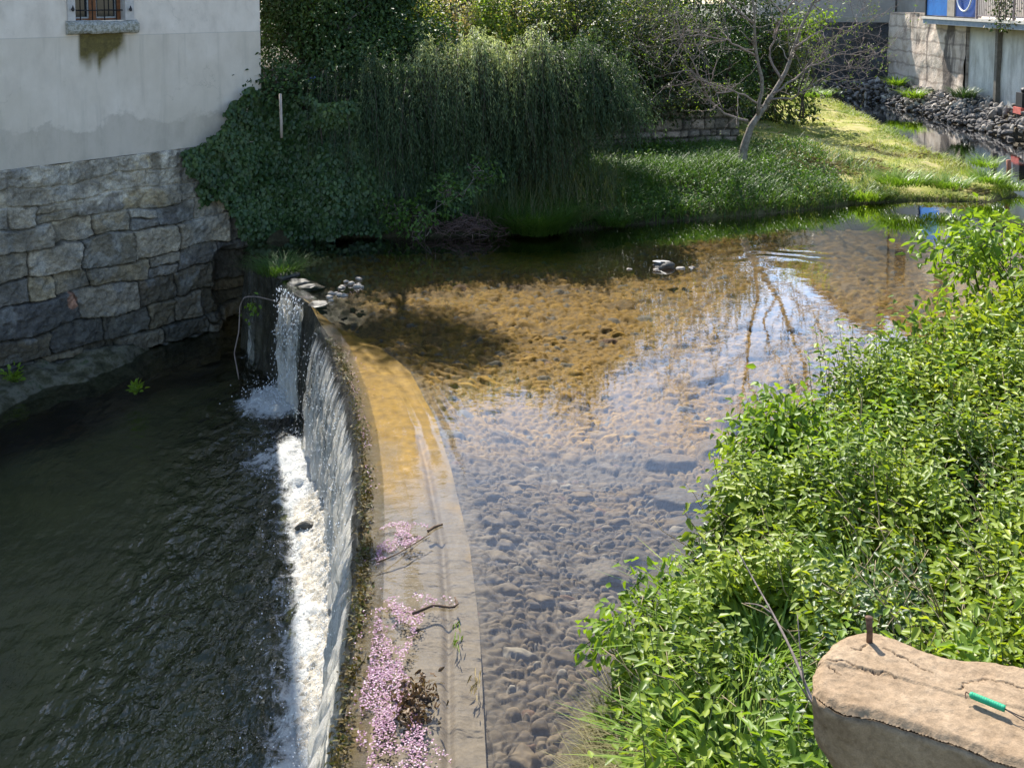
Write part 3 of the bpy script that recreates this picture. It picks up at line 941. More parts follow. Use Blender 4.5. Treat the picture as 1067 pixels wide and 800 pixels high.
# ---- stone base of the house: block courses pressed out of one sheet
def masonry(U, V, rows, wlo, whi, seed, wob=.035):
    """height, stone tone (id), edge mask of a rough coursed wall"""
    r = np.random.default_rng(seed)
    Uw = U + wob * fbm(U * 2.6, V * 2.6, seed=seed, oct=5); Vw = V + wob * 1.1 * fbm(U * 1.3, V * 2.4, seed=seed + 5, oct=5)
    b = np.cumsum(np.r_[V.min() - .2, rows]); b = b[b < V.max() + 1]
    ri = np.clip(np.searchsorted(b, Vw) - 1, 0, len(b) - 2)
    out_e = np.zeros(U.shape); out_id = np.zeros(U.shape); out_t = np.zeros(U.shape)
    for k in range(len(b) - 1):
        m = ri == k
        if not m.any(): continue
        hgt = b[k + 1] - b[k]
        ed = [U.min() - 1.0]
        while ed[-1] < U.max() + 1: ed.append(ed[-1] + r.uniform(wlo, whi) * (.6 + .5 * hgt / .35))
        ed = np.array(ed); ids = r.random(len(ed)); tl = r.normal(size=(len(ed), 3)); drop = r.uniform(-.035, .035, (len(ed), 2))
        split = r.random(len(ed)) < .13
        u, vv = Uw[m], Vw[m]
        ci = np.searchsorted(ed, u) - 1
        cu = (ed[ci] + ed[ci + 1]) / 2; cv = (b[k] + b[k + 1]) / 2
        hu = (ed[ci + 1] - ed[ci]) / 2; hv = np.full(u.shape, hgt / 2)
        # some cells hold two thin stones
        s = split[ci]; up = vv > cv
        idc = np.where(s & up, (ids[ci] * 7.3) % 1, ids[ci])
        cv2 = np.where(s, np.where(up, cv + hgt / 4, cv - hgt / 4), cv); hv = np.where(s, hgt / 4, hv)
        e = np.minimum(hu - np.abs(u - cu), hv - np.abs(vv - cv2))
        rad = .035
        qx, qy = np.maximum(np.abs(u - cu) - (hu - rad), 0), np.maximum(np.abs(vv - cv2) - (hv - rad), 0)
        e = np.where((qx > 0) & (qy > 0), rad - np.hypot(qx, qy), e)
        out_e[m] = e; out_id[m] = idc
        out_t[m] = tl[ci, 0] * .030 + tl[ci, 1] * .018 * (u - cu) / hu + tl[ci, 2] * .016 * (vv - cv2) / hv
    return out_e, out_id, out_t


def stone_tone(i, pal):
    pal = np.array(pal); k = np.clip((i * len(pal)).astype(int), 0, len(pal) - 1)
    return pal[k]


m_stone, nt, out = mat('rough wall stone')
vv = pos(nt)
g1 = noise(nt, 9, 9, .7, vv); g2 = noise(nt, 45, 7, .75, vv)
base = attr(nt, 'col', 'Color')
g0 = noise(nt, 1.5, 8, .68, vv)
c = mixc(nt, 1.0, base, ramp(nt, g1, [(.26, .30), (.5, .78), (.74, 1.2)]), 'MULTIPLY')
c = mixc(nt, ramp(nt, g0, [(.40, .5), (.55, 0.)]), c, (.050, .044, .034))
c = mixc(nt, 1.0, c, ramp(nt, g2, [(.3, .60), (.68, 1.30)]), 'MULTIPLY')
principled(nt, out, c, .88, bump(nt, math_(nt, 'ADD', g1, math_(nt, 'MULTIPLY', g2, .5)), .75, .03), .2)

PAL = [(.16, .16, .165), (.20, .195, .19), (.26, .24, .205), (.30, .265, .205), (.34, .295, .215), (.17, .15, .12), (.37, .34, .29), (.23, .215, .195), (.19, .175, .145), (.12, .122, .13)]
PAL = [(a * 1.50, b * 1.36, c * 1.16) for a, b, c in PAL]
zb0 = -2.2
us = np.arange(-4.2, T1 + .04, .014); zs = np.arange(zb0, ZTOP + .012, .014)
U, V = np.meshgrid(us, zs)
r0 = np.random.default_rng(4)
rows = np.r_[.36, .42, .26, .44, .50, .36, .46, .38, .32, .28, .34, .26, .3, .3, .3]
Vt = V + .05 * U * 0
e, idv, tl = masonry(U, Vt, rows, .40, .96, 6, .055)
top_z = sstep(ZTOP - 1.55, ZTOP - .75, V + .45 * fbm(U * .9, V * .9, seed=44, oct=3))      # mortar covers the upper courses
joint = sstep(-.003, .022, e)
dep = (.125 * (1 - top_z) + .030 * top_z)
hgt = dep * 1.25 * (joint - 1) + 1.35 * tl * joint * (1 - .6 * top_z) + .040 * (np.abs(fbm(U * 3.4, V * 3.4, seed=46, oct=5)) - .4) + .014 * fbm(U * 22, V * 22, seed=47, oct=3)
batter = .10 * sstep(ZTOP, zb0, V)
recess = .55 * sstep(T1 - 1.15, T1 - .65, U + .12 * fbm(U * 2, V * 2, seed=49)) * (1 - sstep(-.42, -.18, V + .1 * fbm(U * 3, V * 3, seed=48)))
col = stone_tone(idv, PAL)
mortar = np.array([.52, .455, .36]) * (1 + .35 * fbm(U * 3, V * 3, seed=50, oct=4))[..., None]
dirt = np.array([.05, .044, .032])
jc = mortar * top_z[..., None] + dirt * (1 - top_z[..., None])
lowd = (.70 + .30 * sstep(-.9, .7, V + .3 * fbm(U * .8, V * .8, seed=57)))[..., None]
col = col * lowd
cov = np.clip(joint * (1 - top_z * sstep(-.75, .05, fbm(U * 2.3, V * 2.3, seed=51, oct=4))), 0, 1)[..., None]
col = jc * (1 - cov) + col * cov
lich = (sstep(.25, .6, fbm(U * 4, V * 4, seed=52, oct=5)))[..., None] * .5
col = col * (1 - lich) + np.array([.36, .345, .31]) * lich
wet = (1 - sstep(LOW + .2, LOW + 1.5, V + .3 * fbm(U * 1.2, V * 1.5, seed=53, oct=3)))[..., None]
col = col * (1 - .5 * wet) + np.array([.035, .04, .02]) * .5 * wet
red = (np.hypot((U - wall_tz(72, 312)[0]) / .09, (V - wall_tz(72, 312)[1]) / .13) < 1)[..., None]
col = np.where(red, np.array([.42, .22, .14]), col)
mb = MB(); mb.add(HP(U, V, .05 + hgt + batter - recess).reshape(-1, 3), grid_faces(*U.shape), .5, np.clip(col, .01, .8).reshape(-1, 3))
mb.build('stone_base', m_stone, house)

# ---- mossy ledge along the foot of the base
m_ledge, nt, out = mat('mossy ledge')
vv = pos(nt); g1 = noise(nt, 4, 9, .7, vv); g2 = noise(nt, 28, 7, .72, vv)
c = ramp(nt, g1, [(.3, (.018, .02, .008)), (.46, (.075, .07, .035)), (.58, (.16, .145, .10)), (.7, (.05, .07, .02))])
principled(nt, out, c, .8, bump(nt, math_(nt, 'ADD', g1, g2), .9, .05), .25)
us = np.arange(-4.5, 2.2, .04); ws = np.linspace(0, 1, 40)
U, W_ = np.meshgrid(us, ws)
wid = np.interp(U, [-4.5, -.2, 1.4, 2.2], [1.5, 1.15, .7, .1]) * (1 + .25 * fbm(U * 1.2, 0 * U, seed=55))
ztop = LOW + .26 - .40 * W_ ** 1.5 + .09 * fbm(U * 2.2, W_ * 3, seed=56, oct=5) - .30 * sstep(1.2, 2.2, U)
mb = MB(); mb.add(HP(U, ztop, .10 + W_ * wid).reshape(-1, 3), grid_faces(*U.shape), .5)
tag(mb.build('rock_ledge', m_ledge), 'low mossy rock ledge at the waterline below the house wall', 'ledge')

# ================================================================== TERRACE WALL BEHIND THE BANK
mb = MB()
A, B = np.array([1.25, 23.8]), np.array([5.6, 25.0])
tu = unit(B - A); tn = np.array([tu[1], -tu[0]])
us = np.arange(0, np.linalg.norm(B - A), .03); zs = np.arange(.2, 1.86, .03)
U, V = np.meshgrid(us, zs)
e, idv, tl = masonry(U, V, np.full(12, .24) * r0.uniform(.7, 1.4, 12), .2, .5, 16, .03)
j = sstep(-.004, .035, e)
hgt = .12 * (j - 1) + tl * j + .03 * fbm(U * 5, V * 5, seed=60, oct=4)
col = stone_tone(idv, [(.42, .33, .26), (.31, .26, .21), (.46, .37, .29), (.25, .21, .17), (.37, .30, .23)]) * j[..., None] + np.array([.03, .026, .02]) * (1 - j[..., None])
ragged = V + .22 * fbm(U * 2.2, 0 * U, seed=61, oct=3)
x = A[0] + tu[0] * U + tn[0] * hgt; y = A[1] + tu[1] * U + tn[1] * hgt
z = np.minimum(V, 1.72 + .16 * fbm(U * 2.2, 0 * U, seed=61, oct=3))
mb.add(np.stack([x, y, z], -1).reshape(-1, 3), grid_faces(*U.shape), .5, col.reshape(-1, 3))
bk = np.array([[A[0], A[1], .2], [B[0], B[1], .2], [B[0], B[1], 1.7], [A[0], A[1], 1.7]]); bk[:, :2] -= tn * .3
mb.add(bk, np.array([[0, 3, 2, 1]]), .5, np.full((4, 3), .2))
tag(mb.build('terrace_wall', m_stone), 'low dry stone wall in shade behind the bare tree and the grass', 'stone wall')

# ================================================================== FAR EMBANKMENT ON THE RIGHT
WX = 16.3
emb = thing('embankment_wall', 'tall stained concrete river wall under the railed walkway on the right', 'river wall')
m_conc, nt, out = mat('stained concrete')
vv = pos(nt); g1 = noise(nt, .8, 8, .65, vv); g2 = noise(nt, 2.2, 8, .7, scaled(nt, vv, (1, 1, .25))); g3 = noise(nt, 18, 7, .7, vv)
c = ramp(nt, g1, [(.3, (.42, .41, .36)), (.5, (.60, .585, .52)), (.7, (.52, .52, .47))])
c = mixc(nt, ramp(nt, g2, [(.38, .5), (.56, 0.)]), c, (.20, .185, .15))
spz = nt.nodes.new('ShaderNodeSeparateXYZ'); nt.links.new(vv, spz.inputs[0])
rusty = ramp(nt, math_(nt, 'ADD', math_(nt, 'MULTIPLY', math_(nt, 'SUBTRACT', spz.outputs[2], 2.2), .7), math_(nt, 'MULTIPLY', g2, .5)), [(.6, 0.), (.95, 1.)])
c = mixc(nt, math_(nt, 'MULTIPLY', rusty, .6), c, (.27, .21, .10))
principled(nt, out, c, .9, bump(nt, math_(nt, 'ADD', g3, g1), .6, .03), .15)
m_but, nt, out = mat('old block masonry')
vv = pos(nt); g1 = noise(nt, 1.1, 9, .7, vv); g3 = noise(nt, 9, 8, .7, vv)
c = ramp(nt, g1, [(.28, (.16, .125, .10)), (.42, (.40, .32, .25)), (.55, (.56, .47, .38)), (.72, (.48, .39, .31))])
wv = nt.nodes.new('ShaderNodeTexWave'); wv.wave_type = 'BANDS'; wv.bands_direction = 'Z'; wv.inputs['Scale'].default_value = .62; wv.inputs['Distortion'].default_value = 1.6; wv.inputs['Detail'].default_value = 5; wv.inputs['Detail Scale'].default_value = 2.6
nt.links.new(vv, wv.inputs['Vector'])
c = mixc(nt, ramp(nt, wv.outputs['Fac'], [(.02, .5), (.10, 0.)]), c, (.16, .125, .10))
st_ = noise(nt, 1.2, 6, .65, scaled(nt, vv, (1, .9, .14)))
c = mixc(nt, ramp(nt, st_, [(.54, 0.), (.61, .85)]), c, (.07, .058, .052))
principled(nt, out, c, .92, bump(nt, math_(nt, 'ADD', g3, g1), .8, .05), .1)
m_darkwall = mat_plain('dark slate wall', (.030, .032, .036), (.095, .095, .10), 3.0, .9, .9, .08)


def wall_sheet(p0, p1, z0, z1, amp, seed, step=.12, batter=0.0, thick=.5):
    p0, p1 = np.array(p0, float), np.array(p1, float)
    L = np.linalg.norm(p1 - p0); u = (p1 - p0) / L; n = np.array([u[1], -u[0]])
    us = np.linspace(0, L, int(L / step) + 2); zs = np.linspace(z0, z1, int((z1 - z0) / step) + 2)
    U, Z = np.meshgrid(us, zs)
    o = amp * fbm(U * 1.6, Z * 1.6, seed=seed, oct=4) + batter * (z1 - Z)
    v = np.stack([p0[0] + u[0] * U + n[0] * o, p0[1] + u[1] * U + n[1] * o, Z], -1).reshape(-1, 3)
    mb = MB(); mb.add(v, grid_faces(*U.shape)[:, ::-1])
    q = np.array([[*p0, z0], [*p1, z0], [*p1, z1], [*p0, z1]]); q[:, :2] -= n * thick
    k = np.array([[*p0, z0], [*p1, z0], [*p1, z1], [*p0, z1]])
    mb.add(np.r_[q, k], np.array([[0, 1, 2, 3], [3, 2, 6, 7], [0, 3, 7, 4], [1, 5, 6, 2]]))
    return mb


yD = 39.4
wall_sheet((WX, 44.2), (WX - .05, 36.6), -.6, 3.62, .05, 5, .1, .03).build('buttress', m_but, emb)
wall_sheet((WX + .06, 36.6), (WX + .06, 22), -.6, 3.22, .015, 6, .15).build('concrete_panel', m_conc, emb)
mb = MB()
box(mb, (WX - .10, 34.15, -.3), (WX + .05, 34.33, 3.2)); mb.build('dark_strip', mat_plain('dark strip', (.10, .09, .07), (.18, .16, .13), 6), emb, False)  # narrow darker strip down the concrete panel
wall_sheet((9.5, 46.2), (WX, 44.25), -.6, 3.15, .12, 7, .12).build('dark_wall', m_darkwall, emb)
mb = MB()
box(mb, (9.5, 46.25, 3.16), (WX + .1, 47.2, 3.34)); mb.build('coping', mat_plain('pale coping', (.34, .32, .24), (.46, .44, .34), 5), emb, False)

deck = thing('walkway', 'railed concrete walkway slab jutting over the river wall', 'walkway')
m_slab = mat_plain('blue grey painted slab', (.16, .20, .24), (.25, .28, .30), 3, .8)
m_top = mat_plain('light walkway top', (.50, .46, .40), (.62, .58, .50), 6, .9)
mb = MB(); box(mb, (15.78, 22, 3.26), (20, yD, 3.44)); mb.build('slab', m_slab, deck, False)
mb = MB(); box(mb, (15.74, 22, 3.445), (20, yD + .03, 3.53)); mb.build('paving', m_top, deck, False)
m_rail = mat_plain('dull pinkish grey railing', (.22, .17, .165), (.34, .28, .27), 12, .6)
rail = thing('railing', 'thin metal railing with close balusters along the walkway', 'railing')
for zz in (3.62, 4.56):
    mb = MB(); box(mb, (15.84, 22, zz), (15.89, yD - 4.35, zz + .045)); mb.build('handrail' if zz > 4 else 'bottom_rail', m_rail, rail, False)
mb = MB(); box(mb, (-.009, -.009, 3.667), (.009, .009, 4.56)); bal = mb.build('baluster', m_rail, rail, False); bal.location = (15.865, 22.1, 0)
for k in range(1, 99):
    c_ = bal.copy(); c_.location = (15.865, 22.1 + k * .13, 0); COL.objects.link(c_)
mb = MB(); box(mb, (-.03, -.03, 3.53), (.03, .03, 4.62)); po = mb.build('post', m_rail, rail, False); po.location = (15.84, 22.0, 0)
for k in range(1, 6):
    c_ = po.copy(); c_.location = (15.84, 22.0 + k * 2.6, 0); COL.objects.link(c_)

m_blue = mat_plain('blue paint', (.015, .10, .34), (.02, .17, .48), 3, .45)
m_blue2 = mat_plain('deep blue paint', (.012, .045, .20), (.015, .07, .28), 3, .45)
m_white = mat_plain('white plastic', (.70, .72, .74), (.8, .8, .8), 8, .4)
bp = thing('blue_screen', 'bright blue boards fixed to the left end of the walkway railing', 'screen')
for (y0, y1, mm, xx) in ((37.4, 39.25, m_blue, 15.86), (35.1, 36.75, m_blue2, 15.88)):
    mb = MB(); box(mb, (xx, y0, 3.58), (xx + .06, y1, 4.9)); mb.build('board', mm, bp, False)
mb = MB(); box(mb, (15.84, 36.77, 3.55), (15.9, 37.38, 4.9)); mb.build('wooden_strip', mat_plain('grey board', (.26, .22, .17), (.38, .33, .27), 5), bp, False)
mb = MB(); box(mb, (15.82, 39.26, 3.535), (15.9, 39.34, 4.95)); box(mb, (15.815, 35.0, 3.535), (15.9, 39.255, 3.57)); mb.build('frame', m_iron, bp, False)
mb = MB(); th = np.linspace(-.2, math.pi + .2, 24)
tube(mb, np.stack([np.full(24, 15.80), 35.9 + .62 * np.cos(th), 4.5 - .72 * np.sin(th)], 1), .03, 6)
tag(mb.build('hose', m_white), 'white hose looped in front of the deep blue board', 'hose')

bld = thing('building', 'long pale building rising behind the railed walkway', 'building')
m_fac = mat_plain('weathered facade', (.34, .30, .25), (.46, .42, .36), 1.2, .9, .3, .03)
mb = MB(); box(mb, (18.2, 20, 3.2), (26, 50.5, 10.6)); mb.build('wall', m_fac, bld, False)
mb = MB(); box(mb, (17.6, 19.5, 10.62), (26.5, 51, 10.9)); mb.build('roof', m_tile, bld, False)
m_win = mat_plain('dark window', (.02, .025, .03), (.05, .05, .055), 3, .2)
for k, y in enumerate((24, 28.5, 33, 37.5, 42, 46.5)):
    for z0 in (4.2, 7.4):
        if k % 2 and z0 < 5: continue
        mb = MB(); box(mb, (18.12, y, z0), (18.17, y + 1.1, z0 + 1.7)); wo_ = mb.build('window', m_win, bld, False)
        mb = MB(); box(mb, (18.10, y - .12, z0 - .12), (18.19, y + 1.22, z0 - .01)); mb.build('sill', m_top, wo_, False)
shed = thing('outbuilding', 'pale grey rendered outbuilding beyond the dark river wall', 'outbuilding')
XS = [(11.6, 2.0), (18.1, 2.0), (18.1, 11.6), (17.0, 11.6), (11.6, 6.9)]
pv = np.array([(a_, yq, b_) for yq in (48.5, 56.0) for a_, b_ in XS])
mb = MB(); mb.add(pv, [np.array([[0, 1, 2, 3, 4]]), np.array([[9, 8, 7, 6, 5]]), np.array([[0, 4, 9, 5], [1, 6, 7, 2], [0, 5, 6, 1]])])
mb.build('wall', mat_plain('pale grey render', (.40, .36, .31), (.52, .48, .42), 2, .9), shed, False)
rq = np.array([(a_, yq, b_) for yq in (48.1, 56.4) for a_, b_ in ((11.2, 6.65), (17.0, 11.68), (18.15, 11.68), (18.15, 11.9), (16.9, 11.9), (11.1, 6.87))])
mb = MB(); mb.add(rq, [np.array([[0, 1, 2, 3, 4, 5]]), np.array([[11, 10, 9, 8, 7, 6]]), np.array([[i_, i_ + 6, (i_ + 1) % 6 + 6, (i_ + 1) % 6] for i_ in range(6)])]); mb.build('roof', m_tile, shed, False)

# ---- loose rocks at the foot of the river wall
m_rock, nt, out = mat('river rocks')
vv = pos(nt); oi = nt.nodes.new('ShaderNodeObjectInfo')
g1 = noise(nt, 5, 8, .7, vv)
c = ramp(nt, oi.outputs['Random'], [(0., (.12, .11, .10)), (.35, (.24, .215, .19)), (.7, (.36, .32, .27)), (1., (.50, .44, .36))])
c = mixc(nt, 1.0, c, ramp(nt, g1, [(.3, .5), (.7, 1.35)]), 'MULTIPLY')
principled(nt, out, c, .85, bump(nt, g1, .6, .03), .25)
protos = []
for k in range(8):
    mb = MB(); rock(mb, (0, 0, 0), (.115, .085, .065), 100 + k * 13, 3, .5); protos.append(mb.mesh('rock'))
    protos[-1].materials.append(m_rock)
rr_ = np.random.default_rng(8)
ROCK_LABEL = 'grey angular rock in the loose row along the foot of the river wall'


def put_rock(p, s, label=ROCK_LABEL, group='rocks at the foot of the river wall', me=None, name='rock'):
    o = bpy.data.objects.new(name, me or protos[rr_.integers(8)]); COL.objects.link(o)
    o.location = p; o.scale = (s * rr_.uniform(.8, 1.3), s * rr_.uniform(.8, 1.3), s * rr_.uniform(.7, 1.1))
    o.rotation_euler = rr_.uniform(-3, 3, 3)
    return tag(o, label, 'rock', group)


for k in range(296):
    y = 30.5 + 15.2 * rr_.random() ** 1.1
    q = rr_.random()
    x = (WX - .25) - 1.0 * q + (-.9 * max(0, y - 42) * rr_.random())
    z = .74 * (1 - q) ** .8 + rr_.normal(0, .08)
    y = min(y, 45.0 - .25 * max(0, WX - x))
    put_rock((x, y, z), rr_.uniform(.55, 1.25) * (1.2 if y < 35 else 1.0))
mb = MB()
for k in range(900):
    y = 30.5 + 15 * rr_.random(); q = rr_.random()
    x = (WX - .15) - 1.2 * q + (-.9 * max(0, y - 42) * rr_.random()); y = min(y, 45.1 - .25 * max(0, WX - x))
    s_ = rr_.uniform(.05, .12)
    rock(mb, (x, y, .72 * (1 - q) ** .8 + rr_.normal(0, .05)), (s_ * 1.2, s_, s_ * .75), 700 + k, 1, .4, rotz(rr_.uniform(0, 6)))
setting(mb.build('rubble', m_rock, None, False), 'stuff')
mb = MB()
n = 60
yy = np.linspace(27, 45.2, n); aa = np.linspace(0, 1, 14)
Yq = np.repeat(yy[:, None], 14, 1); Xq = WX + .3 - aa[None, :] * 1.5 - (np.clip(yy - 42.5, 0, 9) * 1.2)[:, None] * aa[None, :]
Zq = .75 * (1 - aa[None, :]) - .25 * aa[None, :] + .12 * fbm(Xq * 2, Yq * 2, seed=70)
mb.add(np.stack([Xq, Yq, Zq], -1).reshape(-1, 3), grid_faces(n, 14), .5)
setting(mb.build('rubble_shore', m_soil))
# ================================================================== VEGETATION
L_IVY = mat_leaf('ivy leaf', [(0, (.020, .042, .015)), (.5, (.042, .082, .025)), (1, (.085, .13, .040))], .22, .42, spec=.35)
L_DARK = mat_leaf('evergreen leaf', [(0, (.016, .040, .014)), (.5, (.034, .068, .020)), (.85, (.06, .105, .022)), (1, (.15, .20, .03))], .24, .5, spec=.25)
L_LIT = mat_leaf('pale shrub leaf', [(0, (.08, .13, .025)), (.4, (.18, .25, .04)), (.65, (.28, .24, .11)), (.8, (.36, .23, .19)), (1, (.42, .44, .10))], .48, .5)
L_OLIVE = mat_leaf('olive shrub leaf', [(0, (.022, .040, .012)), (.5, (.042, .068, .020)), (.8, (.085, .085, .040)), (1, (.12, .15, .03))], .36, .45)
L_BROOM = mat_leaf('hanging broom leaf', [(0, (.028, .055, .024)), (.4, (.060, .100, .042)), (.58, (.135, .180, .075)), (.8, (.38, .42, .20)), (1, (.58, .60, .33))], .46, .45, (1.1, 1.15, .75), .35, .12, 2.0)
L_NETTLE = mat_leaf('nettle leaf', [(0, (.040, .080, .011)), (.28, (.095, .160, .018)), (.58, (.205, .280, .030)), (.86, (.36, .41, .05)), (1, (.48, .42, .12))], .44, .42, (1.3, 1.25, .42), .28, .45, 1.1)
L_BRIGHT = mat_leaf('young bright leaf', [(0, (.10, .18, .020)), (.6, (.18, .28, .030)), (1, (.28, .36, .05))], .48, .45, (1.3, 1.25, .42), .3)
L_GRASS_D = mat_leaf('bank grass', [(0, (.035, .075, .014)), (.5, (.065, .13, .020)), (.85, (.11, .18, .030)), (1, (.20, .20, .07))], .35, .5, pscale=.9)
L_GRASS_L = mat_leaf('short dry grass', [(0, (.10, .17, .025)), (.4, (.23, .28, .045)), (.7, (.37, .35, .12)), (1, (.48, .41, .22))], .35, .6, pscale=.55, patch=.65)
L_TUFT = mat_leaf('lush grass', [(0, (.09, .17, .018)), (.6, (.19, .29, .032)), (1, (.33, .38, .08))], .42, .4)
L_STRAW = mat_leaf('straw', [(0, (.16, .12, .055)), (.5, (.30, .24, .12)), (1, (.42, .36, .20))], .25, .6, (1, 1, .8))
M_BARK = mat_plain('grey bark', (.12, .10, .08), (.27, .235, .195), 14, .9, .8, .02)
M_BARKD = mat_plain('dark bark', (.035, .027, .02), (.085, .068, .05), 12, .9, .8, .02)
M_TWIG = mat_plain('pale twig', (.13, .10, .085), (.27, .215, .185), 16, .85, .4, .01)
M_STEM = mat_plain('green stem', (.05, .085, .02), (.10, .12, .04), 16, .7, .2, .01)


def cluster_leaves(mb, lobes, n, L, W, per=26, sig=.17, surf=.55, droop=.5, gap=.0, seed=0):
    """leaf clumps spread through uneven lobes"""
    vol = np.array([r[0] * r[1] * r[2] for _, r in lobes]); vol = vol ** .8 / (vol ** .8).sum()
    cents = []
    for (c, r), w_ in zip(lobes, vol):
        m = max(3, int(n / per * w_))
        d = unit(rng.normal(size=(m * 3, 3)))
        rad = surf + (1 - surf) * rng.random(m * 3) ** .6
        rad = rad * (1 + .28 * fbm(d[:, 0] * 1.7 + seed, d[:, 1] * 1.7, d[:, 2] * 1.7, 5 + seed, 3))
        q = d * rad[:, None]
        keep = fbm(q[:, 0] * 2.3, q[:, 1] * 2.3, q[:, 2] * 2.3, 9 + seed, 2) > gap - .25
        q = q[keep][:m]
        cents.append(np.array(c) + q * np.array(r))
    cents = np.concatenate(cents)
    k = len(cents); tot = k * per
    ci = np.repeat(np.arange(k), per)
    p = cents[ci] + rng.normal(0, sig, (tot, 3)) * np.array([1, 1, .8])
    mid = np.array([np.array(c) for c, _ in lobes]).mean(0)
    outw = unit(p - mid)
    ax = unit(outw * .6 + rng.normal(0, .7, (tot, 3)) + np.array([0, 0, -droop]))
    nr = unit(np.array([0, 0, 1.0]) + outw * .5 + rng.normal(0, .55, (tot, 3)))
    tone = np.clip(rng.random(k)[ci] * .5 + rng.random(tot) * .5, 0, 1)
    leaves(mb, p, ax, nr, L * rng.uniform(.6, 1.25, tot), W * rng.uniform(.7, 1.2, tot), tone)
    return cents


def wobble(p0, p1, n=7, amp=.1, sag=0.0):
    t = np.linspace(0, 1, n)[:, None]
    p = np.array(p0) * (1 - t) + np.array(p1) * t
    j = rng.normal(0, amp, (n, 3)); j[0] = 0; j[-1] = 0
    p = p + j * np.sin(np.pi * t); p[:, 2] += sag * (np.sin(np.pi * t[:, 0]))
    return p


def shrub(name, label, cat, base, lobes, n, L, W, leaf, group=None, r0=.07, bark=None, **kw):
    o = thing(name, label, cat, group)
    base = np.array(base, float)
    mb = MB(); cents = cluster_leaves(mb, [(np.array(c) - base, r) for c, r in lobes], n, L, W, **kw)
    mb.build('crown', leaf, o)
    mb = MB()
    for c, r in lobes:
        c = np.array(c) - base
        tube(mb, wobble((rng.normal(0, .05), rng.normal(0, .05), -.15), c, 9, .12), np.linspace(r0, r0 * .35, 9), 7, jitter=.2)
    pick = rng.permutation(len(cents))[:int(min(60, len(cents)))]
    lc = np.array([np.array(c) - base for c, _ in lobes])
    for i in pick:
        j = np.argmin(np.linalg.norm(lc - cents[i], axis=1))
        tube(mb, wobble(lc[j] * .9, cents[i], 6, .08), np.linspace(r0 * .3, .006, 6), 5)
    mb.build('trunk', bark or M_BARKD, o)
    o.location = base
    return o


# --- trees and shrubs on the terrace behind the river
shrub('evergreen_tree', 'tall dark evergreen tree close to the corner of the pale house', 'tree', (-3.45, 21.5, 2.8),
      [((-3.9, 22.1, 5.3), (1.9, 1.5, 2.1)), ((-3.1, 21.7, 4.5), (.9, 1.0, 1.2)), ((-4.4, 21.4, 4.3), (1.0, .9, 1.2)), ((-3.3, 20.6, 3.7), (1.3, .6, .9)), ((-3.45, 21.3, 8.8), (1.15, 1.1, .9)), ((-3.4, 21.25, 8.75), (1.05, 1.0, .8)), ((-3.5, 21.35, 8.85), (.9, .9, .7))],
      32000, .095, .052, L_DARK, r0=.09, bark=M_BARK, sig=.2, seed=1)
shrub('undergrowth_shrub', 'very dark low shrub in the shade beside the house corner', 'shrub', (-4.2, 20.9, 2.7),
      [((-4.1, 20.6, 3.4), (1.0, .6, .9)), ((-3.0, 20.3, 3.1), (1.2, .6, .6)), ((-1.7, 20.2, 3.2), (.9, .5, .6)), (D(310, 92, 19.2), (.8, .4, .55)), (D(280, 100, 19.0), (.4, .3, .4)), (D(375, 76, 19.5), (.7, .4, .4)), ((-4.6, 22.5, 4.2), (.9, .6, 1.8)), ((-2.9, 22.4, 3.6), (1.2, .6, 1.2))], 22000, .09, .052, L_DARK, sig=.22, seed=2)
BACK = 'shrubs on the terrace behind the hanging broom'
for (pxy, Y, rr3, n, leaf, lab, sd) in [
    ((470, 12, 23.0), 23.0, (1.35, .9, 1.25), 6200, L_LIT, 'sunlit shrub with pinkish young leaves right of the dark evergreen', 3),
    ((535, 14, 23.6), 23.6, (1.25, .9, 1.2), 5800, L_LIT, 'sunlit yellow green shrub rising just above the top of the broom', 4),
    ((600, 28, 22.6), 22.6, (1.05, .8, 1.45), 7500, L_OLIVE, 'dark olive shrub at the left end of the dry stone wall', 5),
    ((668, 38, 26.2), 26.2, (1.35, .9, 1.75), 8500, L_OLIVE, 'olive shrub spilling over the middle of the dry stone wall', 6),
    ((735, 40, 27.4), 27.4, (1.35, .9, 1.75), 8000, L_DARK, 'dark leafy shrub behind the branches of the bare tree', 7),
    ((640, 5, 28.5), 28.5, (1.7, .9, 1.1), 4200, L_LIT, 'pale leafy shrub high behind the dry stone wall', 8),
    ((785, 40, 30.0), 30.0, (1.2, .9, 1.7), 5600, L_OLIVE, 'brownish green shrub right behind the trunk of the bare tree', 9)]:
    c = D(pxy[0], pxy[1], Y)
    base = (c[0], c[1], float(far_h(np.array(c[0]), np.array(c[1]))))
    shrub('shrub', lab, 'shrub', base, [(c, rr3), (c + np.array([rr3[0] * .5, -.1, -rr3[2] * .55]), (rr3[0] * .6, .7, rr3[2] * .7)), (c + np.array([-rr3[0] * .55, 0, -rr3[2] * .35]), (rr3[0] * .6, .7, rr3[2] * .7))],
          n, .10, .052, leaf, BACK, .04, seed=sd, sig=.19, gap=.02 if leaf is L_LIT else -.1)
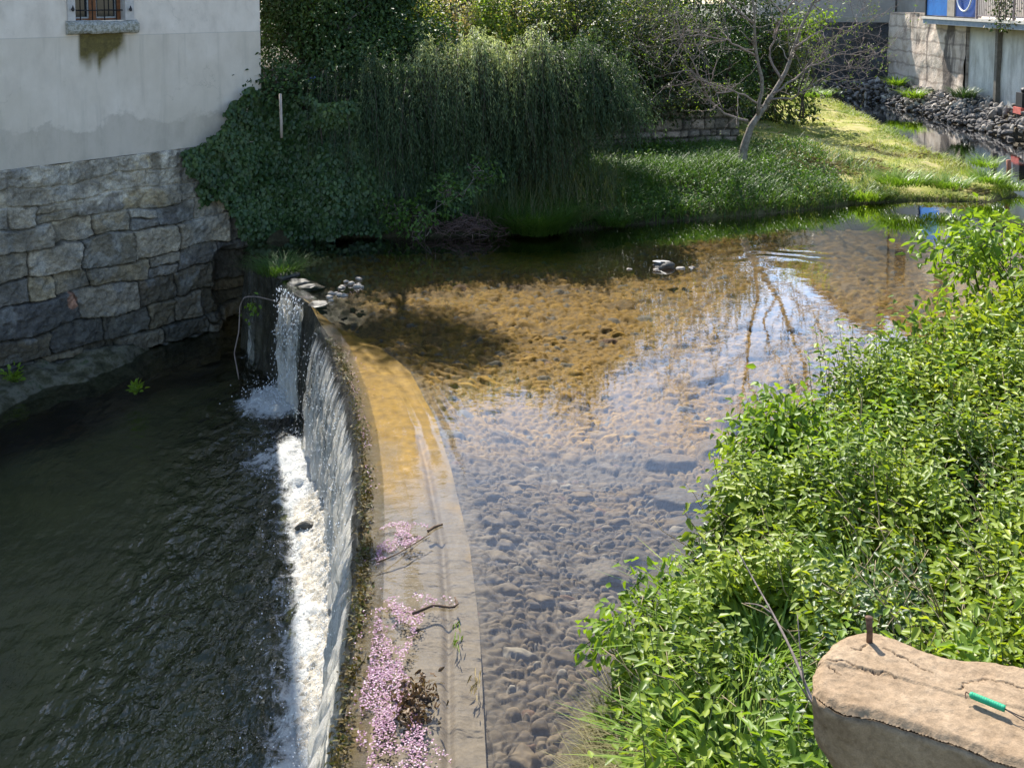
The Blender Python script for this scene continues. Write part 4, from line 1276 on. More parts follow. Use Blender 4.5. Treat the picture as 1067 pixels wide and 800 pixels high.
for k, (px, top, Y) in enumerate([(300, 6.6, 31), (400, 6.3, 33), (490, 5.7, 34), (585, 6.6, 31.5), (655, 7.2, 31.5), (722, 6.6, 31.5), (772, 5.7, 32)]):
    c = D(px, 20, Y); base = (c[0], c[1], float(far_h(np.array(c[0]), np.array(c[1]))))
    rz = (top - base[2]) * .62
    shrub('background_tree', ['bushy tree filling the gap beside the house behind the evergreen', 'bushy tree far behind the evergreen and the broom', 'olive bushy tree far behind the sunlit pink shrub',
          'bushy tree far behind the olive shrub at the wall end', 'bushy tree far behind the dry stone wall', 'low bushy tree far behind the crown of the bare tree', 'low bushy tree next to the pale outbuilding'][k], 'tree', base,
          [((c[0], c[1], top - rz), (2.1, 1.0, rz)), ((c[0] + 1.0, c[1] - .2, top - rz * 1.4), (1.5, .8, rz * .8)), ((c[0] - 1.1, c[1], top - rz * 1.4), (1.5, .8, rz * .8))],
          [4800, 8500][k > 2], .16, .09, [L_OLIVE, L_DARK][k % 2], 'trees far behind the terrace', .09, seed=20 + k, sig=.28)
c = D(838, 28, 29.0)
shrub('shrub', 'small yellow green shrub right of the bare tree crown', 'shrub', (c[0], c[1], 1.0), [(c, (.55, .4, .35)), (c + np.array([.6, 0, .4]), (.3, .3, .2))], 420, .12, .07, L_BRIGHT, BACK, .03, seed=41, sig=.16)

wall_tops = [((1.35 + 4.2 * t, 23.75 + 1.1 * t, 1.75 + .15 * math.sin(9 * t)), (.5, .25, .22 + .16 * math.sin(5 * t + 1) ** 2)) for t in np.linspace(0, 1, 8)]
shrub('trailing_shrub', 'leafy trailing plant hanging over the top of the dry stone wall', 'shrub', (3.4, 24.6, 1.7), wall_tops, 5200, .085, .048, L_OLIVE, None, .015, sig=.15, seed=66)
# --- ivy over the wall head
IVY = [(186, 160), (205, 148), (232, 136), (246, 108), (262, 92), (285, 104), (318, 112), (345, 104), (400, 98), (470, 100), (530, 130), (545, 190), (520, 244), (432, 246), (380, 248), (300, 248), (258, 252), (246, 236), (232, 203), (222, 212), (217, 232), (210, 190)]
n = 52000
q = np.stack([rng.uniform(184, 550, n), rng.uniform(76, 254, n)], 1)
edge_n = 13 * fbm(q[:, 0] * .05, q[:, 1] * .05, seed=5, oct=4)
q = q[in_poly(q[:, 0] + edge_n, q[:, 1] + edge_n * .7, IVY)]
pts, nrm_ = [], []
for (px, py) in q:
    wt = ray(px, py); kk = ((HF - EYE) @ HN) / (wt @ HN); pw = EYE + wt * kk
    d_wall = pw[1]
    Yf = 17.95 + .25 * math.sin(px * .05) + (py - 250) * -.0045
    if px > 295: d_wall = 99
    Yf += .85 * float(sstep(395, 450, px))
    pts.append((px, py, min(d_wall - .18, Yf)))
pts = np.array(pts)
bul = .22 * fbm(pts[:, 0] * .035, pts[:, 1] * .035, seed=6, oct=4) + rng.normal(0, .05, len(pts))
w3 = np.array([D(a, b, c_ + d_) for (a, b, c_), d_ in zip(pts, bul)])
gx = fbm(pts[:, 0] * .035 + .3, pts[:, 1] * .035, seed=6, oct=4) * .22 - bul
nr = unit(np.stack([.2 + gx * 6, -np.ones(len(w3)), .55 + 0 * gx], 1) + rng.normal(0, .45, (len(w3), 3)))
ax = unit(np.stack([rng.normal(0, .6, len(w3)), rng.normal(-.2, .3, len(w3)), -np.ones(len(w3))], 1))
ivy = thing('ivy', 'dark glossy ivy hanging over the corner of the stone house base', 'ivy')
mb = MB(); sz = rng.uniform(.05, .105, len(w3)); leaves(mb, w3, ax, nr, sz, sz * .85, None, .08, .15); mb.build('leaves', L_IVY, ivy)
mb = MB()
for k in range(9):
    px = rng.uniform(330, 425); y0 = np.interp(px, [225, 262, 345, 425], [150, 112, 125, 205])
    wt = ray(px, y0); kk = ((HF - EYE) @ HN) / (wt @ HN); dw = (EYE + wt * kk)[1] if px < 290 else 99
    pth = np.array([D(px + 6 * math.sin(t * 3 + k), y0 + (247 - y0) * t, min(dw - .02, 18.3 - .1 * t)) for t in np.linspace(0, 1, 9)])
    tube(mb, pth, np.linspace(.016, .006, 9), 5)
mb.build('stems', M_BARKD, ivy)

# --- broom hanging in long strands
BROOM = 'hanging broom bushes along the terrace edge'
def broom(label, px0, px1, ytop0, ytop1, yend0, yend1, n, Y, seed, lit_tint):
    o = thing('hanging_broom', label, 'shrub', BROOM)
    r = np.random.default_rng(seed)
    P_, A_, T_ = [], [], []
    mbs = MB()
    for k in range(n):
        t = r.random(); px = px0 + (px1 - px0) * t + r.normal(0, 6)
        yt = ytop0 + (ytop1 - ytop0) * t + r.normal(4, 12) + 10 * math.sin(px * .11); ye = yend0 + (yend1 - yend0) * t + r.normal(0, 20)
        back = r.uniform(0, .9)
        s = D(px, yt, Y + back)
        ze = D(px, ye, Y - .6)[2]; ze = ze + (s[2] - ze) * r.uniform(0, .62) ** 1.0
        fw = r.uniform(.35, 1.25); sx = r.normal(0, .28) + .12
        u = np.linspace(0, 1, 24)
        arch = r.uniform(.02, .2) + .5 * r.random() ** 4
        path = np.stack([s[0] + sx * u ** .8, s[1] - fw * (1 - (1 - u) ** 2), s[2] + arch * np.sin(np.pi * np.clip(u * 1.8, 0, 1)) * (u < .56) - (s[2] - ze) * u ** 1.7], 1)
        path += np.cumsum(r.normal(0, .006, path.shape), 0)
        if k % 5 == 0: tube(mbs, path[::3], np.linspace(.008, .003, len(path[::3])), 4)
        m = 62
        uu = r.random(m) * 23; i0 = np.floor(uu).astype(int).clip(0, 22); fr_ = (uu - i0)[:, None]
        pp = path[i0] * (1 - fr_) + path[i0 + 1] * fr_
        dd = unit(path[i0 + 1] - path[i0])
        P_.append(pp + r.normal(0, .018, pp.shape)); A_.append(unit(dd + r.normal(0, .38, dd.shape))); T_.append(np.clip(r.random() * .34 + r.random(m) * .26 + lit_tint * np.clip(1 - uu / 17, 0, 1) * .85, 0, 1))  # strand tops tinted paler: the sunlit crest is put into the leaf colour
    P_, A_, T_ = np.concatenate(P_), np.concatenate(A_), np.concatenate(T_)
    base = D((px0 + px1) / 2, (ytop0 + ytop1) / 2 + 20, Y)
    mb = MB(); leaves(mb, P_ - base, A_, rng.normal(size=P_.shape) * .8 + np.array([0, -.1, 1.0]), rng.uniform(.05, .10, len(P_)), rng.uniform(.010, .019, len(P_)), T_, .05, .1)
    mb.build('foliage', L_BROOM, o)
    for q in range(len(mbs.v)): mbs.v[q] = mbs.v[q] - base
    mbs.build('stems', M_BARKD, o)
    o.location = base


broom('dark hanging broom between the ivy and the small nettle shrub', 335, 425, 100, 80, 236, 226, 700, 18.9, 1, .1)
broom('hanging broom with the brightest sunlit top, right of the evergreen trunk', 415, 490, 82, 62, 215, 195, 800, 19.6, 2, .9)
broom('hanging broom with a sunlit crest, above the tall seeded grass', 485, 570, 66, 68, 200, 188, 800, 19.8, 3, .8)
broom('dark hanging broom beside the left end of the dry stone wall', 560, 650, 62, 80, 190, 150, 760, 20.0, 4, .1)

# --- small leafy shrub with yellow tip at the water, dead twigs, sedge tuft
cs = D(440, 212, 17.9)
shrub('bramble', 'small bright green shrub leaning over the dark water below the broom', 'shrub', P(436, 240, .15), [(D(440, 226, 17.9), (.42, .3, .32)), (D(468, 198, 17.8), (.4, .25, .28)), (D(410, 220, 18.0), (.3, .25, .3)), (D(500, 178, 18.2), (.35, .25, .15))], 900, .08, .05, L_GRASS_D, None, .012, M_TWIG, sig=.11, seed=52)
mb = MB()
c0 = P(490, 240, .1)
for k in range(130):
    a = rng.uniform(0, 6.28); p0 = c0 + np.array([rng.normal(0, .38), rng.normal(0, .12), rng.uniform(-.05, .22)])
    d = np.array([math.cos(a) * .7, math.sin(a) * .3, rng.normal(.05, .25)]); tube(mb, wobble(p0 - d * .35, p0 + d * .35, 5, .03), np.linspace(.009, .003, 5), 4)
tag(mb.build('brushwood', mat_plain('reddish dead twig', (.07, .04, .035), (.20, .13, .11), 10)), 'heap of reddish dead twigs at the shaded waterline', 'brushwood')


def tuft(name, label, c, n, h, spread, leaf, group=None, w=.010, bend=(.5, 1.2), lean=(.1, .7), cat='grass tuft'):
    c = np.array(c, float)
    a = rng.random(n) * 2 * np.pi; rad = spread * rng.random(n) ** .6
    p = np.stack([rad * np.cos(a), rad * np.sin(a), np.zeros(n) - .03], 1)
    mb = MB(); blades(mb, p, h * rng.uniform(.45, 1.15, n), w * rng.uniform(.7, 1.3, n), rng.uniform(*lean, n), rng.uniform(*bend, n), None, a + rng.normal(0, .7, n))
    o = mb.build(name, leaf); o.location = c
    return tag(o, label, cat, group)


m_sedge = tuft('sedge_tuft', 'dense rounded tuft of fine green sedge at the shaded waterline', P(560, 238, .1), 2600, .62, .55, L_GRASS_D, None, .008, (.4, 1.1), (.1, .8))
mb = MB()
o = tuft('dry_tuft', 'small tuft of greyish dead grass right of the green sedge', P(607, 228, .15), 260, .42, .16, L_STRAW, None, .007)
for px, py, h, lab in [(470, 232, .5, 'thin dark grass tuft left of the sedge, over the dead twigs'), (640, 232, .45, 'dark green grass tuft on the shore below the dry stone wall')]:
    tuft('grass_tuft', lab, P(px, py, .1), 420, h, .3, L_GRASS_D, 'grass tufts on the shaded shore')

# --- grass on the bank
def bank_pts(n, x0, x1, y0, y1, cond=None):
    p = np.stack([rng.uniform(x0, x1, n), rng.uniform(y0, y1, n)], 1)
    d, _ = seg_dist(p[:, 0], p[:, 1], shore + [shore[0]])
    k = in_poly(p[:, 0], p[:, 1], shore) & ~in_poly(p[:, 0], p[:, 1], terr_poly)
    if cond is not None: k &= cond(p[:, 0], p[:, 1], d)
    p = p[k]
    return np.c_[p, far_h(p[:, 0], p[:, 1]) - .02], d[k]


mb = MB()
p, d = bank_pts(52000, -.6, 8.2, 18.0, 25.6, lambda x, y, d: (rng.random(len(x)) < 1 - .85 * sstep(5.6, 7.6, x - .25 * (22 - y))))
hh = rng.uniform(.14, .42, len(p)) * (1 + .5 * fbm(p[:, 0] * 1.1, p[:, 1] * 1.1, seed=33))
blades(mb, p, hh, rng.uniform(.008, .017, len(p)), rng.uniform(0, .6, len(p)), rng.uniform(.2, 1.1, len(p)))
# small broad leaves among the grass
p, d = bank_pts(15000, .6, 7.2, 18.6, 24.5)
pp = p + np.array([0, 0, 1]) * rng.uniform(.08, .30, (len(p), 1))
leaves(mb, pp, rng.normal(0, 1, pp.shape) + np.array([0, -.3, .1]), rng.normal(0, .4, pp.shape) + np.array([0, 0, 1]), rng.uniform(.04, .09, len(pp)), rng.uniform(.025, .05, len(pp)), rng.uniform(.2, .9, len(pp)))
setting(mb.build('bank_grass', L_GRASS_D), 'stuff')
mb = MB()
p, d = bank_pts(5200, -.7, 2.2, 18.1, 20.6, lambda x, y, d: rng.random(len(x)) < .35)
blades(mb, p, rng.uniform(.45, 1.05, len(p)), .009, rng.uniform(0, .25, len(p)), rng.uniform(.1, .6, len(p)), rng.uniform(.0, 1, len(p)))
setting(mb.build('seeded_grass', mat_leaf('tall seeded grass', [(0, (.05, .075, .022)), (.6, (.11, .12, .045)), (1, (.20, .18, .09))], .35, .5)), 'stuff')
mb = MB()
p, d = bank_pts(150000, 4.6, 14.2, 20.2, 45, lambda x, y, d: (rng.random(len(x)) < np.clip(1.2 - (y - 21) / 28, .25, 1)) & (rng.random(len(x)) < sstep(4.8, 7.2, x - .12 * (y - 22))) & (fbm(x * 1.1, y * 1.1, seed=37) > -.42))
lush = sstep(.9, .1, d) * .9 + sstep(.15, .5, fbm(p[:, 0] * .7, p[:, 1] * .5, seed=36)) * .7
hh = rng.uniform(.035, .095, len(p)) * (1 + 1.3 * lush)
blades(mb, p, hh, rng.uniform(.008, .018, len(p)) * (1 + .03 * (p[:, 1] - 21)), rng.uniform(0, .8, len(p)), rng.uniform(.2, 1.2, len(p)), np.clip(rng.random(len(p)) * .9 - lush * .35 + .12, 0, 1))
setting(mb.build('short_grass', L_GRASS_L), 'stuff')
TG = 'lush green tufts on the sunny grass tongue'
for px, py, z, h, s, n, lab in [(898, 205, .1, .34, .45, 500, 'lush green tuft on the sunny tongue at its shaded left end by the water'), (940, 190, .4, .36, .5, 520, 'largest lush green tuft in the middle of the sunny grass tongue'),
                                (985, 193, .35, .30, .45, 450, 'lush green tuft on the tongue between the middle and its tip'), (1028, 188, .3, .32, .4, 420, 'yellow green tuft close to the tip of the grass tongue'),
                                (1052, 196, .1, .28, .3, 300, 'small tuft at the very tip of the grass tongue'), (848, 100, .7, .42, .6, 520, 'bright green tuft far back beside the bare tree trunk'),
                                (822, 92, .8, .5, .7, 600, 'broad bright green clump far back behind the bare tree'), (1026, 172, .3, .3, .35, 260, 'pale tuft on the back edge of the tongue near the red stake')]:
    tuft('grass_tuft', lab, P(px, py, z), n, h, s, L_TUFT, TG, .016)
mb = MB()
p, d = bank_pts(9000, 6, 11.8, 20.5, 27, lambda x, y, d: (fbm(x * .6, y * .6, seed=38) > .12) & (d > .25))
leaves(mb, p + np.array([0, 0, .04]), np.c_[rng.normal(0, 1, (len(p), 2)), rng.normal(0, .15, len(p))], np.array([0, 0, 1]) + rng.normal(0, .3, p.shape), rng.uniform(.1, .3, len(p)), rng.uniform(.006, .014, len(p)))
setting(mb.build('mown_hay', L_STRAW), 'stuff')

# --- the bare tree
bt = thing('bare_tree', 'almost leafless pale barked tree with arching branches on the grassy bank', 'tree')
BY = 23.2
base = P(772, 173, .55); BY = base[1]
tips = []


def limb(px_pts, r0, r1, dy=0.0, n=16):
    pts = np.array([D(a, b, BY + dy * i / (len(px_pts) - 1)) for i, (a, b) in enumerate(px_pts)])
    pth = smooth_line(pts, n, 2); pth[1:-1] += rng.normal(0, .018, (n - 2, 3))
    return pth, np.linspace(r0, r1, n)


def twigs(mb, pth, rad, level, count, length, seed):
    r = np.random.default_rng(seed)
    for k in range(count):
        i = r.integers(int(len(pth) * .25), len(pth)); p0 = pth[i]
        t = unit(pth[min(i + 1, len(pth) - 1)] - pth[max(i - 1, 0)])
        d = unit(t * .55 + r.normal(0, .62, 3) + np.array([0, 0, .10]))
        L_ = length * r.uniform(.45, 1.2); n = 9
        u = np.linspace(0, 1, n)
        q = p0 + d * (L_ * u)[:, None] + np.array([0, 0, 1.0]) * (L_ * (r.uniform(-.35, .45) * u ** 2))[:, None]
        q[1:] += np.cumsum(r.normal(0, .016, (n - 1, 3)), 0)
        rr = np.linspace(min(rad[i] * .55, .019 if level else .012), .004, n)
        tube(mb, q, rr, 5)
        tips.append(q[-1]); tips.append(q[6])
        if level > 0: twigs(mb, q, rr, level - 1, 3 + int(r.integers(0, 3)), L_ * .55, int(r.integers(1e9)))


mb = MB()
tr = smooth_line(np.array([D(772, 176, BY), D(775, 155, BY), D(782, 133, BY), D(797, 111, BY + .05), D(803, 100, BY + .1)]), 14, 2)
tube(mb, tr, np.linspace(.095, .056, 14) * (1 + .5 * np.exp(-np.arange(14) / 1.2)), 10, jitter=.12)
mb.build('trunk', M_BARK, bt)
LIMBS = [([(799, 108), (815, 84), (828, 50), (842, 14), (857, -28), (862, -70)], .080, .018, .9), ([(790, 120), (795, 92), (789, 58), (785, 15), (781, -30), (779, -88)], .062, .014, -.5),
         ([(779, 126), (757, 121), (739, 105), (727, 76), (713, 52), (702, 18)], .045, .010, -.9), ([(795, 112), (772, 96), (749, 98), (733, 84), (716, 74), (700, 77)], .036, .007, -1.4),
         ([(802, 104), (826, 102), (850, 86), (872, 73), (903, 70)], .034, .006, -.6), ([(806, 98), (840, 72), (878, 55), (903, 60), (925, 52)], .036, .006, .8),
         ([(815, 84), (801, 58), (812, 26), (832, -8), (850, -40)], .045, .010, .3), ([(789, 60), (757, 41), (731, 37), (706, 36), (686, 43)], .034, .006, -.8),
         ([(786, 25), (760, 4), (738, -14), (716, -16), (699, 0), (694, 22)], .036, .007, .2), ([(783, -20), (760, -42), (738, -50), (722, -40), (714, -15)], .03, .007, -.3),
         ([(783, 0), (800, -35), (806, -60), (822, -66)], .03, .008, .3), ([(828, 50), (860, 30), (890, 28), (915, 18)], .03, .006, .4)]
for k, (pp, r0_, r1_, dy) in enumerate(LIMBS):
    pth, rad = limb(pp, r0_, r1_, dy)
    mb = MB(); rad = rad * .72; tube(mb, pth, rad, 7, jitter=.1)
    twigs(mb, pth, rad, 1, 21 if k != 1 else 11, 1.0, 200 + k)
    mb.build('branch', M_TWIG if k > 1 else M_BARK, bt)
tp_ = np.array(tips); tp_ = tp_[rng.random(len(tp_)) < .35]
ti = np.repeat(np.arange(len(tp_)), 3)
mb = MB(); leaves(mb, tp_[ti] + rng.normal(0, .03, (len(ti), 3)), rng.normal(0, 1, (len(ti), 3)), rng.normal(0, 1, (len(ti), 3)), rng.uniform(.02, .05, len(ti)), rng.uniform(.012, .025, len(ti)))
mb.build('buds', L_BRIGHT, bt)

# --- nettles and brambles on the near bank
def near_top(x, y): return near_h(x, y)


def stem_plants(mb, mbs, bx, by, h, L, W, pairs, leafmat=None, seed=0, lean=.28):
    n = len(bx)
    gz = near_h(bx, by)
    az = rng.random(n) * 2 * np.pi; ln = rng.uniform(0, lean, n)
    top = np.stack([np.cos(az) * ln * h, np.sin(az) * ln * h, h], 1)
    b = np.stack([bx, by, gz - .03], 1)
    tone = rng.random(n)
    A, B_, C_, S_, T_ = [], [], [], [], []
    for k in range(pairs):
        t = .22 + .78 * (k + .5) / pairs
        c = b + top * (t ** .9)
        ph = az + k * 1.57 + rng.normal(0, .35, n)
        for s in (0, np.pi):
            d = np.stack([np.cos(ph + s), np.sin(ph + s), rng.normal(-.12, .28, n) + .35 * (t > .9)], 1)
            A.append(c + d * .008 + rng.normal(0, .012, (n, 3))); B_.append(d)
            C_.append(np.stack([rng.normal(0, .35, n), rng.normal(0, .35, n), np.ones(n)], 1))
            S_.append(L * (1.1 - .55 * t) * rng.uniform(.75, 1.25, n))
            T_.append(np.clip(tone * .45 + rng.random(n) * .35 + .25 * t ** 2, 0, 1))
    A, B_, C_, S_, T_ = map(np.concatenate, (A, B_, C_, S_, T_))
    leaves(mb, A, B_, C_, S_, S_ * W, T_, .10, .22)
    if mbs is not None:
        for i in range(0, n, 3):
            tube(mbs, np.array([b[i], b[i] + top[i] * .5, b[i] + top[i]]), [.005, .004, .002], 4)


TUSS = [tuple(P(792, 668, .55)[:2]), tuple(P(768, 785, .5)[:2]), tuple(P(905, 600, .8)[:2])]
mb, mbs = MB(), MB()
def scatter_near(n, x0, x1, y0, y1, dmin, dmax=99):
    x = rng.uniform(x0, x1, n); y = rng.uniform(y0, y1, n)
    d, _ = seg_dist(x, y, NEAR); k = in_poly(x, y, near_poly) & (d > dmin) & (d < dmax)
    for (tx, ty), rr_t in zip(TUSS, (.27, .30, .16)): k &= np.hypot(x - tx, y - ty) > rr_t
    return x[k], y[k], d[k]


x, y, d = scatter_near(5600, .3, 4.6, 4.2, 10.2, .06)
clump = 1.25 * fbm(x * 1.3, y * 1.3, seed=71, oct=3)
k = (clump > -.62) & ~((x < 1.0) & (y < 5.7) & (rng.random(len(x)) < .8))
x, y, d, clump = x[k], y[k], d[k], clump[k]
h = (.42 + .30 * clump + rng.normal(0, .07, len(x))).clip(.14, 1.0) * (1 + .35 * sstep(1.6, 3.2, x))
m_ = rng.random(len(x)) < .2
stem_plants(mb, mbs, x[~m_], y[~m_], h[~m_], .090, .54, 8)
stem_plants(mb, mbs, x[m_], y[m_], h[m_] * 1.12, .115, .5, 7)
x, y, d = scatter_near(3000, 3.6, 12, 8.4, 15, .05)
h = (.55 + .4 * fbm(x * .9, y * .9, seed=72, oct=3) + rng.normal(0, .1, len(x))).clip(.2, 1.4)
stem_plants(mb, mbs, x, y, h, .105, .56, 8)
pa = fbm(x * .8 + 3, y * .8, seed=74)
mb2 = MB()
x2, y2, d2_ = scatter_near(2600, .5, 7, 4.4, 12, .25)
k2 = fbm(x2 * .9 + 4, y2 * .9, seed=75, oct=3) > .12
x2, y2 = x2[k2], y2[k2]
stem_plants(mb2, None, x2, y2, rng.uniform(.35, .95, len(x2)), .13, .40, 9, lean=.5)
setting(mb2.build('leafy_weeds', L_BRIGHT), 'stuff')
mb3 = MB()
x3, y3, d3_ = scatter_near(3400, .6, 8, 4.4, 12.5, .15)
k3 = fbm(x3 * 1.4 + 9, y3 * 1.4, seed=78, oct=3) > .10
x3, y3 = x3[k3], y3[k3]
stem_plants(mb3, None, x3, y3, rng.uniform(.3, .8, len(x3)), .062, .62, 9, lean=.6)
setting(mb3.build('dark_bramble', mat_leaf('bramble leaf', [(0, (.022, .050, .012)), (.5, (.050, .095, .018)), (.85, (.10, .15, .03)), (1, (.22, .12, .04))], .3, .4, patch=.2)), 'stuff')
o_u = mb.build('undergrowth', L_NETTLE); setting(o_u, 'stuff')
mbs.build('stalks', M_STEM, o_u)
# creeping bramble leaves close to the soil, and its dry stems
mb = MB()
x, y, d = scatter_near(16000, .2, 6, 4.0, 11, .02)
z = near_h(x, y)
pp = np.stack([x, y, z + rng.uniform(.02, .16, len(x))], 1)
leaves(mb, pp, np.c_[rng.normal(0, 1, (len(x), 2)), rng.normal(0, .25, len(x))], rng.normal(0, .4, pp.shape) + np.array([0, 0, 1]), rng.uniform(.035, .07, len(x)), rng.uniform(.025, .045, len(x)), rng.random(len(x)) * .8)
setting(mb.build('ground_cover', L_NETTLE), 'stuff')
mb = MB()
x, y, d = scatter_near(1500, .25, 5, 4.2, 10, .05)
for i in range(len(x)):
    p0 = np.array([x[i], y[i], float(near_h(x[i:i + 1], y[i:i + 1])[0]) + .04]); a = rng.uniform(0, 6.28); L_ = rng.uniform(.15, .5)
    tube(mb, wobble(p0, p0 + np.array([math.cos(a) * L_, math.sin(a) * L_, rng.uniform(0, .6)]), 5, .03, .06), np.linspace(.005, .002, 5), 4)
setting(mb.build('dry_stems', mat_plain('straw stem', (.22, .17, .10), (.38, .30, .18), 14)), 'stuff')

# named plants standing out of the mass
c = np.array([6.0, 11.7, 1.1])
SHR = 'leafy shrubs on the near bank'
shrub('leafy_shrub', 'leafy shrub at the right edge reaching a branch out over the river', 'shrub', (6.1, 11.6, .55), [(c, (.95, .7, .75)), ((5.35, 11.3, 1.62), (.55, .3, .16)), ((4.9, 11.2, 1.52), (.32, .22, .12)), ((6.7, 11.5, 1.4), (.8, .6, .5))], 2600, .125, .062, L_BRIGHT, SHR, .02, M_STEM, sig=.13, seed=61)
shrub('leafy_shrub', 'dense leafy shrub on the bank under the overhanging branch', 'shrub', (4.5, 9.9, .4), [((4.4, 9.7, .85), (.8, .6, .5)), ((5.2, 9.9, 1.05), (.7, .5, .45))], 2600, .095, .052, L_NETTLE, SHR, .015, M_STEM, sig=.13, seed=62)
shrub('leafy_shrub', 'bright pointed shrub standing at the river edge opposite the tree reflection', 'shrub', (2.3, 8.4, .15), [((2.25, 8.35, .55), (.42, .4, .36)), ((2.45, 8.3, .72), (.3, .3, .28))], 1300, .09, .046, L_BRIGHT, SHR, .012, M_STEM, sig=.10, seed=63)
shrub('leafy_shrub', 'tall stemmed plant leaning out over the cobbles at the left edge of the bank', 'shrub', (.78, 5.95, .05), [((.72, 5.95, .42), (.18, .2, .3)), ((.95, 6.1, .5), (.2, .2, .25))], 520, .085, .042, L_BRIGHT, SHR, .008, M_STEM, sig=.08, seed=64)
TUS = 'long bladed grass tussocks on the near bank'
for (tx, ty), n_, h_, sp_, lab in zip(TUSS, (760, 900, 300), (.50, .42, .42), (.22, .24, .18), ('long bladed grass tussock left of the stone slab', 'pale green grass tussock at the bottom edge of the picture', 'thin grass tussock in the bushes above the rusty rod')):
    tuft('grass_tussock', lab, (tx, ty, float(near_h(np.array([tx]), np.array([ty]))[0]) + .02), n_, h_, sp_, L_TUFT, TUS, .016, (.5, 1.3), (.05, .55))
# dock with broad leaves
dk = np.array([.72, 5.6, .08]); n = 34
a = rng.random(n) * 6.28; el = rng.uniform(.15, 1.2, n)
dd = np.stack([np.cos(a) * np.cos(el), np.sin(a) * np.cos(el), np.sin(el)], 1)
mb = MB(); leaves(mb, dd * .10, dd, np.stack([-np.cos(a) * .6, -np.sin(a) * .6, np.ones(n)], 1), rng.uniform(.14, .28, n), rng.uniform(.05, .09, n), None, .12, .35)
for i in range(n): tube(mb, np.array([[0, 0, -.04], dd[i] * .10]), .004, 4)
o = mb.build('dock_plant', L_BRIGHT); o.location = dk; tag(o, 'broad leaved dock plant at the waterline near the bottom edge', 'plant')
mb = MB()
x, y, d = scatter_near(9000, .3, 1.2, 4.3, 5.9, .0)
k = rng.random(len(x)) < 1 - sstep(.55, 1.05, x)
x, y = x[k], y[k]
blades(mb, np.stack([x, y, near_h(x, y) - .01], 1), rng.uniform(.08, .26, len(x)), .006, rng.uniform(.2, .9, len(x)), rng.uniform(.3, 1.3, len(x)))
setting(mb.build('dry_grass', mat_leaf('half dry grass', [(0, (.07, .10, .025)), (.4, (.17, .16, .06)), (1, (.36, .30, .16))], .3, .6, (1, 1, .7), pscale=3)), 'stuff')
ds = thing('dead_stalk', 'tall forked dead brown stalk leaning beside the stone slab', 'stalk')
mb = MB(); p_ = smooth_line([D(862, 762, 4.25), D(846, 730, 4.4), D(826, 680, 4.6), D(806, 640, 4.8), D(783, 600, 5.0), D(768, 572, 5.1)], 18, 1)
tube(mb, p_, np.linspace(.009, .003, 18), 6, jitter=.4); mb.build('stalk', M_TWIG, ds)
for q, n_ in (([D(838, 712, 4.47), D(834, 680, 4.5), D(831, 640, 4.6)], 7), ([D(806, 640, 4.8), D(792, 630, 4.85), D(776, 628, 4.9)], 6), ([D(850, 738, 4.38), D(835, 716, 4.3), D(818, 690, 4.3)], 6)):
    mb = MB(); tube(mb, smooth_line(q, n_, 1), np.linspace(.005, .002, n_), 5); mb.build('side_shoot', M_TWIG, ds)
for (px, py, lab, sz, nn) in [(14, 396, 'green weed growing on the ledge at the left picture edge', .26, 60), (142, 408, 'small weed on the rock ledge under the stone base', .16, 30)]:
    q = P(px, py, LOW + .18); a = rng.random(nn) * 6.28; el = rng.uniform(.1, 1.3, nn)
    dd = np.stack([np.cos(a) * np.cos(el), np.sin(a) * np.cos(el), np.sin(el)], 1)
    mb = MB(); [tube(mb, np.array([[0, 0, -.05], e_ * sz * .5]), .004, 4) for e_ in dd[::2]]; leaves(mb, dd * sz * rng.uniform(.1, .8, (nn, 1)), dd, rng.normal(0, .4, (nn, 3)) + np.array([0, 0, 1]), .09, .05); o = mb.build('weed', L_BRIGHT); o.location = q
    tag(o, lab, 'weed', 'weeds on the rock ledge')
tuft('weir_tuft', 'dark grass tuft growing on the mossy lip at the far end of the weir', P(292, 282, .0), 520, .34, .34, L_GRASS_D, None, .009)
# ================================================================== SMALL THINGS
# --- sandstone slab in the foreground
ZS = 2.55
OUT = [(847, 716), (849, 698), (856, 680), (868, 664), (886, 656), (908, 653), (936, 661), (962, 672), (992, 681), (1030, 684), (1067, 693), (1150, 712), (1250, 735),
       (1250, 860), (1150, 822), (1067, 795), (1030, 783), (990, 765), (962, 756), (940, 750), (905, 741), (880, 737), (862, 728)]
poly = np.array([P(a, b, ZS)[:2] for a, b in OUT])
ring = smooth_line(np.r_[poly, poly[:1]], 420, 1)[:-1]
ring = ring + .004 * np.stack([fbm(ring[:, 0] * 22, ring[:, 1] * 22, seed=3), fbm(ring[:, 0] * 22 + 9, ring[:, 1] * 22, seed=4)], 1)
m_slabst, nt, out = mat('buff sandstone')
vv = pos(nt); g1 = noise(nt, 5, 8, .65, vv); g2 = noise(nt, 40, 8, .72, vv); g3 = noise(nt, 240, 3, .7, vv)
c = ramp(nt, g1, [(.28, (.150, .098, .055)), (.42, (.245, .172, .105)), (.58, (.285, .206, .130)), (.72, (.325, .245, .16))])
c = mixc(nt, 1.0, c, ramp(nt, g2, [(.3, .72), (.65, 1.15)]), 'MULTIPLY')
c = mixc(nt, 1.0, c, ramp(nt, g3, [(.3, .85), (.7, 1.12)]), 'MULTIPLY')
c = mixc(nt, attr(nt, 'crack'), c, (.06, .04, .028))
principled(nt, out, c, .9, bump(nt, math_(nt, 'ADD', g2, math_(nt, 'MULTIPLY', g1, 2.)), .5, .012), .15)
slab = thing('stone_slab', 'rough buff sandstone slab with cracks sticking out above the near bank', 'stone slab')
lo, hi = ring.min(0), ring.max(0)
gx = np.arange(lo[0], min(hi[0], 1.75), .0035); gy = np.arange(lo[1], hi[1], .0035)
